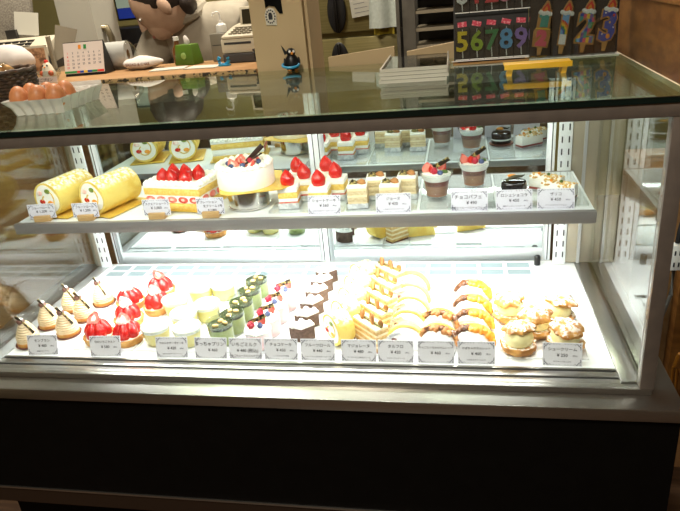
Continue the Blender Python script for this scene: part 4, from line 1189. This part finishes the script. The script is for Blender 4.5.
# leaflet stand with food picture
lf = thing('leaflet_holder', 'upright leaflet with brown food picture on the counter', 'leaflet', (-1.395, .735, ZC), 8)
PHOTO = mat('food_picture', (176, 136, 100), (104, 70, 44), scale=70, rough=.5, lo=.42, hi=.6)
B().box(-.030, .030, -.0015, .0015, 0, .072, T(0, 0, 0, rx=-10)).build('holder', REG, lf)
B().box(-.024, .024, -.0024, -.0016, .006, .066, T(0, 0, 0, rx=-10)).build('picture', PHOTO, lf)
B().box(-.025, .025, .0, .030, .0, .0015).build('foot', REG, lf)
# chicken figurine in a glass bowl and its card
ch = thing('glass_bowl', 'small clear glass bowl holding a white hen figurine', 'bowl', (-1.246, .556, ZC))
B().lathe([(.012, 0), (.018, .002), (.026, .014), (.029, .026), (.0275, .026), (.0245, .0145), (.0165, .0040), (.0, .0030)], 32).build('bowl', PLASTIC, ch)
hn = thing('hen_figurine', 'white hen figurine with red comb sitting in the glass bowl', 'figurine', (-1.246, .556, ZC+.0045), 0)
B().lathe([(.010, 0), (.0155, .006), (.0165, .014), (.0125, .024), (.0105, .031), (.007, .037), (.0, .039)], 24).build('body', mat('hen_white', (232, 222, 200), rough=.5), hn)
for k in range(3): B().ell((.0, -.004+.004*k, .0405), (.0022, .0028, .0045), 8, 6).build('comb', ICING[8], hn)
B().lathe([(.0026, 0), (.0, .007)], 8, T(.0, -.0095, .0290, rx=90)).build('beak', ICING[9], hn)
for x in (-.0055, .0055): B().ell((x, -.0085, .0320), (.0022, .0015, .0024), 8, 6).build('eye', BLACKP, hn)
for x in (-.011, .011): B().ell((x, -.0095, .0145), (.0072, .006, .0062), 12, 8).build('wing', mat('hen_orange', (206, 84, 36), rough=.5) if 'hen_orange' not in MATS else MATS['hen_orange'], hn)
sc_ = thing('sign_card', 'long pink edged sign card before the glass bowl', 'sign', (-1.246, .5265, ZC))
B().box(-.036, .036, -.0005, .0005, 0, .0135, T(0, 0, 0, rx=-15)).build('card', mat('pinkish_card', (206, 186, 176), rough=.7), sc_)
b = B().text('たまごプリン', .0085, T(0, -.0011, .0035, rx=75), depth=.0001); b.build('lettering', INK, sc_, smooth=False)
# folded grey panel and calendar
fp = thing('grey_folder', 'grey card folder leaning open on the counter beside the calendar', 'folder', (-1.365, .815, ZC), 25)
GREYC = mat('grey_card', (150, 142, 124), (142, 134, 116), scale=10, rough=.7)
B().prism([(-.030, .02), (.028, .045), (.050, .100), (-.004, .118)], -.002, .002, T(0, 0, 0, rx=80)).build('front_leaf', GREYC, fp)
B().prism([(-.030, .0), (-.022, .0), (-.022, .09), (-.030, .09)], -.002, .030, T(0, 0, 0, rx=90)).build('back_leaf', GREYC, fp)
cl = thing('desk_calendar', 'desk calendar with coloured bottom stripe on a black easel', 'calendar', (-1.193, .622, ZC), 3)
CM = T(0, 0, .006, rx=-18)
B().box(-.052, .052, -.001, .001, 0, .074, CM).build('page', mat('calendar_page', (226, 214, 208), rough=.7), cl)
B().prism([(0, 0), (.052, 0), (.0235, .078)], -.0535, .0535, T(0, .002, 0) @ Matrix(((0, 0, 1, 0), (1, 0, 0, 0), (0, 1, 0, 0), (0, 0, 0, 1)))).build('easel', BLACKP, cl)
g = B()
for i, m in enumerate(((-.052, -.020, 0), (-.0198, -.012, 1), (-.0118, -.002, 2), (-.0018, .008, 3), (.0082, .020, 2), (.0202, .034, 0), (.0342, .051, 1))):
    g.box(m[0], m[1], -.0016, -.0010, .001, .006, CM, mi=m[2])
g.build('colour_stripe', [ICING[5], ICING[8], ICING[4], ICING[7]], cl)
b = B(); FMc = CM @ Matrix(((1, 0, 0, 0), (0, 0, -1, -.0011), (0, 1, 0, 0), (0, 0, 0, 1)))
d = 1
for r_ in range(5):
    for c_ in range(7):
        if d > 31: break
        b.text(str(d), .0068, FMc @ Matrix.Translation((-.042+.014*c_, .047-.0088*r_, 0)), depth=.0001, mi=1 if c_ == 0 else 0); d += 1
b.build('day_numbers', [GREYINK, ICING[8]], cl, smooth=False)
g = B().box(-.012, -.005, -.0016, -.0011, .058, .068, CM, mi=0).box(.002, .009, -.0016, -.0011, .058, .068, CM, mi=1); g.build('month_picture', [ICING[9], ICING[5]], cl)
# towel roll wrapped in clear film, tap
tr = thing('paper_towel_roll', 'white paper roll in shiny clear wrap lying on the counter', 'paper roll', (-1.150, .716, ZC), 10)
RM = Matrix(((0, 0, 1, -.045), (1, 0, 0, 0), (0, 1, 0, .034), (0, 0, 0, 1)))
B().lathe([(.012, 0), (.033, 0), (.033, .075), (.012, .075)], 32, RM, cap=False).build('paper', WCL, tr)
B().lathe([(.0118, 0), (.0118, .075)], 16, RM, cap=False).build('core', CARDB, tr)
B().lathe([(.0336, -.002), (.0345, .030), (.0338, .078), (.020, .092), (.006, .098)], 24, RM, fn=lambda th, q: 1+.05*noise.noise(Vector((math.cos(th)*3, math.sin(th)*3, q*6))), cap=False).build('clear_wrap', FILM, tr)
tp = thing('water_tap', 'bent chrome tap at the sink behind the paper roll', 'tap', (-1.395, 1.15, FZ))
B().tube([(0, 0, .30), (0, 0, 1.13), (-.01, 0, 1.16), (-.035, -.01, 1.165), (-.050, -.015, 1.150), (-.052, -.016, 1.12)], .011, 10).build('spout', mat('tap_metal', (150, 140, 116), rough=.3, metal=.9), tp)
B().cbox((-.075, -.012, 1.150), (.07, .008, .006)).build('handle', COUNT, tp)
B().lathe([(.05, 0), (.05, .30)], 16).build('pedestal', STEEL, tp)
# folded printed bag, bottle pack, tissue box, papers
pb = thing('printed_bag', 'crumpled pale bag with printed band between paper roll and green box', 'bag', (-1.062, .672, ZC), 6)
B().ell((0, 0, .014), (.050, .030, .0155), 24, 12, amp=.3, fr=40, seed=9).build('bag', WCL, pb)
b = B(); b.text('BREAD & CAKE', .009, T(0, -.034, .012, rx=80), depth=.0002); b.build('printed_band', mat('brown_print', (120, 80, 64), rough=.7), pb, smooth=False)
bt = thing('brown_bottle', 'slim brown bottle with white cap left of the green box', 'bottle', (-.990, .735, ZC), 0)
B().lathe([(.013, 0), (.0145, .003), (.0145, .035), (.006, .048), (.006, .056)], 20).build('bottle', mat('brown_glass', (110, 70, 36), rough=.15, coat=.5), bt)
B().lathe([(.0072, .0565), (.0072, .066), (.0, .066)], 16).build('cap', WHITEP, bt)
gb = thing('green_box', 'green tissue box with slanted sides on the counter', 'tissue box', (-.951, .706, ZC), -14)
GREEN = mat('leaf_green', (84, 118, 30), (76, 108, 26), scale=12, rough=.45)
g = B(); vs = [(-.029, -.022, 0), (.029, -.022, 0), (.029, .022, 0), (-.029, .022, 0), (-.024, -.016, .048), (.024, -.016, .048), (.024, .016, .048), (-.024, .016, .048)]
g.add(vs, [(0, 3, 2, 1), (4, 5, 6, 7), (0, 1, 5, 4), (1, 2, 6, 5), (2, 3, 7, 6), (3, 0, 4, 7)]); g.build('box', GREEN, gb, bev=.002)
B().ell((0, 0, .055), (.008, .006, .014), 14, 8, amp=.4, fr=70).build('tissue', WCL, gb)
B().ell((0, -.0205, .022), (.008, .0012, .008), 14, 8, T(0, 0, 0)).build('emblem', mat('dull_green', (140, 170, 92), rough=.5), gb)
for i, (x, y, a, w) in enumerate(((-.972, .625, 8, 'left of the green box'), (-.878, .615, -6, 'right of the green box'))):
    o = B().box(-.042, .042, -.026, .026, 0, .002).build('paper_pad', WP); o.location = (x, y, ZC); o.rotation_euler = (0, 0, R(a))
    tag(o, 'white paper pad lying on the counter, '+w, 'paper', 'paper pads on the counter')
# label printer on a dark drawer
DRW = mat('dark_grey_drawer', (66, 64, 64), rough=.5)
dr = thing('cash_box', 'dark grey metal cash box under the label printer', 'cash box', (-.792, .715, ZC), -6)
B().box(-.046, .050, -.060, .060, 0, .021).build('casing', DRW, dr, bev=.002)
B().box(-.042, .046, -.0612, -.0602, .003, .018).build('drawer_front', DRW, dr)
pr = thing('label_printer', 'grey beige label printer with keypad and dark screen beside the pillar', 'printer', (-.792, .715, ZC+.0212), -6)
B().box(-.050, .044, -.055, .055, 0, .034).build('printer_body', REG, pr, bev=.005)
B().prism([(-.055, .0342), (.055, .0342), (.055, .062), (.02, .058), (-.055, .040)], -.046, .042, Matrix(((0, 0, 1, 0), (1, 0, 0, 0), (0, 1, 0, 0), (0, 0, 0, 1)))).build('keypad_deck', REG, pr, bev=.002)
kb = B()
for i in range(5):
    for j in range(4):
        x = -.030+.012*i; y = -.045+.014*j; zz = .0405+(y+.055)*.24
        kb.box(x, x+.009, y, y+.010, zz, zz+.003)
kb.build('key', mat('grey_key', (128, 120, 104), rough=.5), pr)
B().box(-.040, .030, -.0562, -.0552, .021, .026).build('label_slot', DARKSLOT, pr)
scn = B().box(-.030, .036, .020, .034, .058, .105, T(0, 0, 0, rx=-8)).build('screen_housing', REG, pr, bev=.004)
B().box(-.022, .030, .0188, .0198, .064, .098, T(0, 0, 0, rx=-8)).build('screen', mat('screen_dark', (52, 48, 36), rough=.2), scn)
sb = thing('pump_bottle', 'white pump bottle standing on a small metal box beside the label printer', 'pump bottle', (-.868, .745, ZC+.066))
B().lathe([(.013, 0), (.014, .002), (.013, .018), (.005, .024), (.005, .028)], 20).build('bottle', WHITEP, sb)
B().tube([(0, 0, .0285), (0, 0, .046), (-.004, -.002, .049), (-.016, -.004, .047), (-.018, -.004, .041)], .0022, 8).build('pump', WHITEP, sb)
mb_ = thing('metal_box', 'tall grey steel box on the counter between green box and printer', 'box', (-.868, .745, ZC))
B().box(-.024, .014, -.028, .028, 0, .0655).build('casing', mat('grey_steel', (134, 130, 118), rough=.4, metal=.3), mb_, bev=.001)
B().box(-.020, .010, -.0290, -.0282, .038, .0395).build('seam', DARKSLOT, mb_)
tpz = thing('tape_dispenser', 'blue tape dispenser at the counter edge before the printer', 'tape dispenser', (-.826, .612, ZC), 0)
BLU = mat('cyan_plastic', (34, 140, 186), rough=.4)
B().tube([(.012*math.cos(R(a)), 0, .013+.011*math.sin(R(a))) for a in range(-220, 50, 18)], .0042, 8).build('ring', BLU, tpz)
B().box(-.014, .014, -.007, .007, 0, .0035).build('base', BLU, tpz, bev=.001)
rd = random.Random(3)
g = B()
for k in range(7):
    pts = []
    for i in range(22):
        pts.append((.016*math.sin(i*.9+k)+rd.uniform(-.004, .004), .012*math.cos(i*.7+k*2), .006+.024*abs(math.sin(i*.45+k))+rd.uniform(0, .004)))
    g.tube(pts, .0017, 6)
g.tube([(.01, -.01, .004), (.03, -.025, .003), (.033, -.043, .003)], .0017, 6)
o = g.build('cable_bundle', BLACKP, loc=(-.732, .612, ZC+.0005)); tag(o, 'tangle of black cables between the printer and the pillar', 'cable')

# emblem and hanging black apron sign on the pillar
em = thing('round_magnet', 'rounded white badge with black patterned ring on the beige pillar', 'badge', (-.6710, .5148, .5585), 0)
EM = Matrix(((1, 0, 0, 0), (0, 0, -1, 0), (0, 1, 0, 0), (0, 0, 0, 1)))
B().prism([(-.0115, -.016), (.0115, -.018), (.0125, .004), (.008, .015), (0, .018), (-.008, .015), (-.0125, .004)], .0, .003, EM).build('badge', mat('badge_white', (214, 208, 196), rough=.5), em, bev=.0006)
g = B()
for k in range(14):
    a = 2*PI*k/14; g.box(.0095*math.cos(a)-.0014, .0095*math.cos(a)+.0014, .0125*math.sin(a)-.0016, .0125*math.sin(a)+.0016, .0031, .0036, EM)
g.prism([(-.004, -.006), (.004, -.006), (.0045, .003), (.0025, .008), (-.0025, .008), (-.0045, .003)], .0031, .0036, EM)
g.build('black_pattern', INK, em, smooth=False)
hb = thing('hanging_cutout', 'black cut out shape hanging on the pillar above the badge', 'sign', (-.660, .5148, .5730), 0)
B().prism([(-.020, .003), (-.012, .007), (.000, .004), (.009, -.010), (.016, -.010), (.015, .010), (.018, .075), (.006, .095), (-.010, .095), (-.022, .075)], 0, .003, EM).build('cutout', BLACK, hb, bev=.0005)
b = B(); b.text('ours', .014, EM @ Matrix.Translation((0, .045, .0032)), depth=.0001); b.build('lettering', WHITEP, hb, smooth=False)

# kitchen: refrigerator with long oval handles
FR = mat('fridge_olive_steel', (148, 138, 92), (136, 126, 82), scale=6, rough=.32, metal=.35, stretch=(1, 1, 30))
fr = thing('refrigerator', 'tall olive tinted refrigerator with oval black door handles', 'refrigerator', (-.66, 1.98, FZ))
B().box(-.19, .19, -.24, .30, 0, 1.75).build('cabinet', FR, fr)
B().box(-.188, .156, -.275, -.242, 1.045, 1.74).build('upper_door', FR, fr, bev=.004)
B().box(-.188, .156, -.275, -.242, .05, 1.025).build('lower_door', FR, fr, bev=.004)
B().box(.158, .188, -.2735, -.242, .05, 1.74).build('door_edge', BLACKP, fr)
for z0, z1 in ((1.045, 1.20), (.86, 1.012)):
    h = B().ell((0, 0, 0), (.036, .008, (z1-z0)/2), 24, 14, T(-.085, -.283, (z0+z1)/2)).build('handle_plate', BLACKP, fr)
    B().box(-.092, -.078, -.306, -.290, z0+.005, z1-.005).build('handle_grip', mat('grip_black', (10, 10, 11), rough=.3) if 'grip_black' not in MATS else MATS['grip_black'], h, bev=.004)
# note and towels hanging on the refrigerator
o = B().box(-.045, .045, -.001, .001, -.075, .11, T(0, 0, 0, ry=-6)).build('note_sheet', WP, loc=(-.648, 1.6955, .555)); tag(o, 'white note sheet stuck to the refrigerator door', 'paper')
b = B()
for k in range(9): b.box(-.032, .030-.01*(k % 3), -.0014, -.0011, -.06+.016*k, -.0585+.016*k, T(0, 0, 0, ry=-6))
tx = b.build('written_line', GREYINK, o)
def cloth(name, x, y, z, w, h, m, label, seed):
    g = B(); nx, nz = 16, 10; vs = []; fs = []
    for s in (0, 1):
        for j in range(nz+1):
            for i in range(nx+1):
                u = i/nx; v = j/nz
                px = (u-.5)*w*(1-.25*v); pz = -h*(1-v)
                py = .012*math.sin(u*9+seed)+(.006 if s else 0)
                vs.append((px, py-.01, pz))
    q = (nx+1)*(nz+1)
    for s in (0, 1):
        for j in range(nz):
            for i in range(nx):
                a = s*q+j*(nx+1)+i; fs.append((a, a+1, a+nx+2, a+nx+1))
    for i in range(nx):
        fs.append((i, i+1, q+i+1, q+i)); a = nz*(nx+1)+i; fs.append((a, a+1, q+a+1, q+a))
    for j in range(nz):
        a = j*(nx+1); fs.append((a, a+nx+1, q+a+nx+1, q+a)); a += nx; fs.append((a, a+nx+1, q+a+nx+1, q+a))
    g.add(vs, fs)
    o = g.build(name, m, loc=(x, y, z)); tag(o, label, 'towel')
TOW = mat('white_towel', (196, 204, 196), (186, 194, 186), scale=80, rough=.9, bump=.4, bscale=200)
cloth('hanging_towel', -.560, 1.660, .68, .115, .245, TOW, 'white towel hanging at the right edge of the refrigerator', 1)
cloth('yellow_cloth', -.563, 1.686, .66, .080, .250, mat('mustard_cloth', (168, 148, 40), (150, 130, 30), scale=60, rough=.9), 'mustard yellow cloth peeking out below the white towel', 2)
# metal rack with trays
RK = mat('rack_steel', (120, 118, 112), (108, 106, 100), scale=20, rough=.4, metal=.6)
rk = thing('tray_rack', 'dark steel bakery rack with pale shelf runners behind the candle display', 'rack', (-.34, 1.52, FZ))
for x in (-.115, .20):
    for y in (-.02, .40): B().box(x-.022, x+.022, y*.4-.010, y*.4+.010, 0, 1.7).build('post', RK, rk)
B().box(-.16, -.148, -.012, .012, 0, 1.7).build('side_tube', RK, rk)
SHF = mat('runner_pale', (150, 140, 120), rough=.5)
for k in range(9):
    z = .42+.058*k+.45
    B().box(-.092, .22, -.015, .17, z, z+.010).build('shelf_runner', SHF, rk)
B().box(-.137, .224, .176, .180, .30, 1.7).build('dark_gap_backing', BLACKP, rk)  # black sheet added so the gaps between the runners look dark
B().box(-.148, -.138, -.005, .005, 1.05, 1.06).build('tie_bar', BLACKP, rk)
FO = mat('wrapped_tray', (130, 126, 112), (90, 88, 82), scale=60, rough=.35, metal=.3, bump=.6, bscale=60)
for i, (x, k, w) in enumerate(((.03, 5, 'lower, level with the number five candle'), (.05, 6, 'second from the bottom on the rack'), (.04, 7, 'top one in view on the rack'))):
    z = FZ+.42+.058*k+.45+.0102
    o = B().ell((0, 0, .017), (.080, .07, .0175), 20, 10, amp=.2, fr=30, seed=i*5).build('wrapped_loaf', FO, loc=(-.34+x, 1.60, z+.003))
    tag(o, 'film wrapped tray on the dark rack, '+w, 'wrapped tray', 'wrapped trays on the rack')
# monitor and dark machine behind the person
mo = thing('wall_monitor', 'blue lit monitor screen at the top beyond the white partition', 'monitor', (-1.60, 1.84, .535))
B().box(-.12, .12, -.02, .02, 0, .20).build('casing', BLACKP, mo, bev=.003)
B().box(-.112, .112, -.0212, -.0202, .008, .19).build('screen', emit('screen_blue', (32, 56, 150), .35), mo)
B().box(-.112, -.045, -.0222, -.0213, .05, .19).build('window_pane', emit('screen_pale', (150, 166, 150), .4), mo)
B().tube([(0, .0, -.002), (0, .0, FZ-.535+.30)], .015, 8).build('pole', BLACKP, mo)
mc = thing('black_machine', 'black kitchen machine below the blue monitor', 'machine', (-1.66, 1.84, FZ))
B().box(-.16, .13, -.12, .12, .30, 1.13).build('housing', BLACKP, mc, bev=.01)
B().box(-.20, .17, -.15, .15, 0, .2995).build('trolley', STEEL, mc, bev=.004)
B().tube([(.05, -.132, 1.06), (.12, -.14, 1.07)], .006, 8).build('lever', STEEL, mc)
B().box(-.15, .12, -.126, -.1205, .90, .99).build('olive_drawer', mat('olive_panel', (118, 112, 72), rough=.5), mc)
wb = thing('kitchen_bench', 'dim olive worktop bench behind the person', 'bench', (-1.25, 2.25, FZ))
B().box(-.45, .15, -.25, .25, .94, .98).build('worktop', mat('olive_worktop', (140, 132, 90), rough=.4), wb, bev=.002)
B().box(-.44, .14, -.235, .235, 0, .9395).build('cupboard', mat('olive_cupboard', (120, 114, 78), rough=.5), wb)
tb = thing('storage_tub', 'clear tub with brown contents on the bench left of the person', 'tub', (-1.52, 2.10, FZ+.9802), 0)
B().box(-.08, .08, -.06, .06, 0, .09).build('tub', PLASTIC, tb, bev=.006)
B().box(-.072, .072, -.052, .052, .004, .06).build('contents', BREAD, tb, bev=.004)

# ------------------------------------------------------------------ person leaning over the work behind the counter
def skin(name, pts, edges, radii, m, parent, sub=2, root=0):
    me = bpy.data.meshes.new(name); me.from_pydata(pts, edges, [])
    o = bpy.data.objects.new(name, me); COL.objects.link(o)
    o.parent = parent
    sm = o.modifiers.new('s', 'SKIN'); sm.use_smooth_shade = True
    for i, r in enumerate(radii):
        v = me.skin_vertices[0].data[i]; v.radius = (r, r) if not isinstance(r, tuple) else r
        v.use_root = (i == root)
    ss = o.modifiers.new('u', 'SUBSURF'); ss.levels = sub; ss.render_levels = sub
    dg = bpy.context.evaluated_depsgraph_get()
    m2 = bpy.data.meshes.new_from_object(o.evaluated_get(dg))
    o.modifiers.clear(); o.data = m2; bpy.data.meshes.remove(me)
    m2.materials.clear(); m2.materials.append(m); m2.shade_smooth()
    return o
SKIN = mat('skin', (196, 164, 140), (188, 154, 130), scale=20, rough=.5)
COAT = mat('work_coat', (176, 168, 152), (164, 156, 140), scale=18, rough=.85, bump=.5, bscale=22)
HAIR = mat('dark_hair', (40, 32, 28), (54, 44, 38), scale=80, rough=.5, stretch=(6, 6, 1))
TROU = mat('dark_trousers', (48, 48, 54), rough=.8)
ps = thing('person', 'person in pale grey work jacket bending over work behind the green box', 'person', (-1.20, 1.56, FZ))
ps.scale = (.97, .97, .97)
# local frame: z up from the floor, facing -y and towards -x
P = {'pel': (0, 0, .80), 'bel': (0, -.02, .93), 'che': (.01, -.07, 1.08), 'upc': (0, -.12, 1.18), 'nk': (-.06, -.165, 1.215), 'hd': (-.115, -.215, 1.225),
     'ls': (-.13, -.13, 1.17), 'le': (-.22, -.19, 1.03), 'lw': (-.17, -.36, .99), 'rs': (.13, -.09, 1.18), 're': (.17, -.10, .98), 'rw': (.05, -.30, .96),
     'lh': (-.08, .0, .78), 'lk': (-.09, -.02, .43), 'lf': (-.09, .02, .06), 'rh': (.08, .0, .78), 'rk': (.09, -.02, .43), 'rf': (.09, .02, .06), 'lt': (-.10, -.12, .035), 'rt': (.10, -.12, .035)}
def chain(keys, edges): return [P[k] for k in keys], [(keys.index(a), keys.index(b)) for a, b in edges]
ks = ['pel', 'bel', 'che', 'upc', 'nk', 'hd', 'ls', 'le', 'lw', 'rs', 're', 'rw', 'lh', 'lk', 'lf', 'rh', 'rk', 'rf', 'lt', 'rt']
es = [('pel', 'bel'), ('bel', 'che'), ('che', 'upc'), ('upc', 'nk'), ('nk', 'hd'), ('upc', 'ls'), ('ls', 'le'), ('le', 'lw'), ('upc', 'rs'), ('rs', 're'), ('re', 'rw'), ('pel', 'lh'), ('lh', 'lk'), ('lk', 'lf'), ('lf', 'lt'), ('pel', 'rh'), ('rh', 'rk'), ('rk', 'rf'), ('rf', 'rt')]
p_, e_ = chain(ks, es)
rr = [(.12, .08), (.11, .075), (.10, .07), (.06, .05), .045, .05, .034, .030, .026, .034, .030, .026, .075, .052, .036, .075, .052, .036, .03, .03]
body = skin('body', p_, e_, rr, SKIN, ps)
# head, turned down and left
HM = T(-.098, -.235, 1.252, rx=36, rz=-62)
hd = B().ell((0, 0, 0), (.076, .094, .112), 28, 18)
hd.ell((0, -.050, -.055), (.048, .046, .050), 16, 10)
hd.lathe([(.014, 0), (.012, .012), (.003, .045)], 12, T(0, -.100, -.030, rx=-12))
for s in (-1, 1): hd.ell((s*.076, .006, -.012), (.012, .020, .032), 10, 8)
hb_ = B()
for v, f in ((hd.v, hd.f),): hb_.add(v, f, HM)
hb_.build('head', SKIN, ps)
b = B()
for s in (-1, 1): b.ell((s*.030, -.086, .006), (.010, .006, .0045), 10, 6, HM)
b.build('eye', WHITEP, ps)
b = B()
for s in (-1, 1): b.ell((s*.030, -.0905, .006), (.005, .0025, .0045), 10, 6, HM)
b.build('iris', BLACKP, ps)
B().ell((0, -.094, -.066), (.022, .006, .006), 12, 6, HM).build('mouth', mat('lips', (176, 110, 100), rough=.5), ps)
b = B(); b.ell((0, .022, .030), (.085, .097, .112), 28, 16, HM, amp=.1, fr=40); b.ell((0, .07, -.05), (.070, .040, .06), 18, 10, HM, amp=.1, fr=40)
b.build('hair', HAIR, ps)
# hands: palm with five separate fingers
for s, w, e in ((1, 'lw', 'le'), (-1, 'rw', 're')):
    a = Vector(P[w]); d = (a-Vector(P[e])).normalized(); side = d.cross(Vector((0, 0, 1))).normalized(); up = side.cross(d)
    pts = [a-d*.02, a+d*.045, a+d*.085]; ed = [(0, 1), (1, 2)]; ra = [(.024, .018), (.036, .015), (.036, .013)]
    g = skin('hand', [tuple(q) for q in pts], ed, ra, SKIN, ps)
    for k in range(4):
        o0 = a+d*.075+side*(-.030+.020*k)
        L = [.060, .070, .066, .050][k]
        f = [o0, o0+d*L*.5-up*.006, o0+d*L*.8-up*.020, o0+d*L-up*.034]
        skin('finger', [tuple(q) for q in f], [(0, 1), (1, 2), (2, 3)], [.0095, .009, .008, .0065], SKIN, g).parent = ps
    o0 = a+d*.025-side*s*.028
    f = [o0, o0+d*.025-side*s*.020-up*.008, o0+d*.050-side*s*.024-up*.018]
    skin('thumb', [tuple(q) for q in f], [(0, 1), (1, 2)], [.012, .010, .008], SKIN, ps)
# jacket following the body, with sleeves
kj = ['pel', 'bel', 'che', 'upc', 'ls', 'le', 'lw', 'rs', 're', 'rw']
ej = [('pel', 'bel'), ('bel', 'che'), ('che', 'upc'), ('upc', 'ls'), ('ls', 'le'), ('le', 'lw'), ('upc', 'rs'), ('rs', 're'), ('re', 'rw')]
p_, e_ = chain(kj, ej)
skin('jacket', p_, e_, [(.158, .118), (.152, .114), (.160, .120), (.140, .105), .085, .062, .042, .085, .062, .042], COAT, ps)
B().tube([(-.105, -.140, 1.215), (-.085, -.205, 1.195), (-.035, -.225, 1.190), (.015, -.195, 1.210), (.025, -.135, 1.235), (-.02, -.095, 1.245), (-.075, -.100, 1.238), (-.105, -.140, 1.215)], .020, 8).build('collar', COAT, ps)
B().box(.03, .11, -.186, -.178, 1.00, 1.004, T(0, 0, 0, ry=-8)).build('pocket_seam', mat('seam_dark', (90, 84, 74), rough=.9), ps)
kt = ['pel', 'lh', 'lk', 'lf', 'rh', 'rk', 'rf']
p_, e_ = chain(kt, [('pel', 'lh'), ('lh', 'lk'), ('lk', 'lf'), ('pel', 'rh'), ('rh', 'rk'), ('rk', 'rf')])
skin('trousers', p_, e_, [(.15, .112), .095, .066, .050, .095, .066, .050], TROU, ps)
for s in (-1, 1): B().ell((s*.095, -.05, .042), (.046, .115, .0415), 18, 10).build('shoe', BLACKP, ps)
# ------------------------------------------------------------------ lights and camera
def area(name, loc, rot, sx, sy, power, col=(1, 1, 1)):
    l = bpy.data.lights.new(name, 'AREA'); l.shape = 'RECTANGLE'; l.size = sx; l.size_y = sy; l.energy = power; l.color = col
    o = bpy.data.objects.new(name, l); COL.objects.link(o); o.location = loc; o.rotation_euler = tuple(R(a) for a in rot); return o
area('rail_lamp', (-.60, .046, .4222), (22, 0, 0), 1.10, .014, 3.1, (1, .98, .94))
area('rear_fill', (-.60, .450, .4222), (-15, 0, 0), 1.06, .012, 2.1, (1, .98, .94))  # added fill that brightens the cakes' backs in the mirror doors
area('shelf_lamp', (-.615, .230, .1965), (8, 0, 0), 1.05, .012, 6.2, (1, .99, .97))
CL = emit('ceiling_diffuser', (255, 240, 214), 3)
for i, (x, y, p, w) in enumerate(((-1.3, .85, 34, 'over the kitchen counter'), (-.2, 1.6, 28, 'over the bakery rack'), (-.6, -1.3, 42, 'over the shop floor'))):
    t = thing('ceiling_light', 'square ceiling light panel '+w, 'ceiling light', (x, y, RZ), 0, 'ceiling light panels')
    B().box(-.22, .22, -.22, .22, -.03, -.0005).build('frame', WHITEP, t)
    B().box(-.20, .20, -.20, .20, -.033, -.0302).build('diffuser', CL, t)
    area('panel_light', (x, y, RZ-.04), (0, 0, 0), .4, .4, p, (1, .90, .74))
w = bpy.data.worlds.new('world'); sc.world = w; w.use_nodes = True
w.node_tree.nodes['Background'].inputs['Color'].default_value = (1, .9, .75, 1)
w.node_tree.nodes['Background'].inputs['Strength'].default_value = .02

cam = bpy.data.cameras.new('camera'); co = bpy.data.objects.new('camera', cam); COL.objects.link(co)
cam.sensor_width = 36; cam.lens = 628.1911*36/680; cam.clip_start = .02
co.matrix_world = Matrix(((.98175991, .01068574, .18982438, -.2829), (.16874381, .41102552, -.89587027, -.8508), (-.0875957, .91156121, .40172523, .6184), (0, 0, 0, 1)))
sc.camera = co
sc.view_settings.view_transform = 'Standard'; sc.view_settings.look = 'None'
sc.view_settings.exposure = 0; sc.view_settings.gamma = 1; sc.view_settings.use_curve_mapping = False
sc.cycles.transparent_max_bounces = 32
sc.cycles.max_bounces = 10
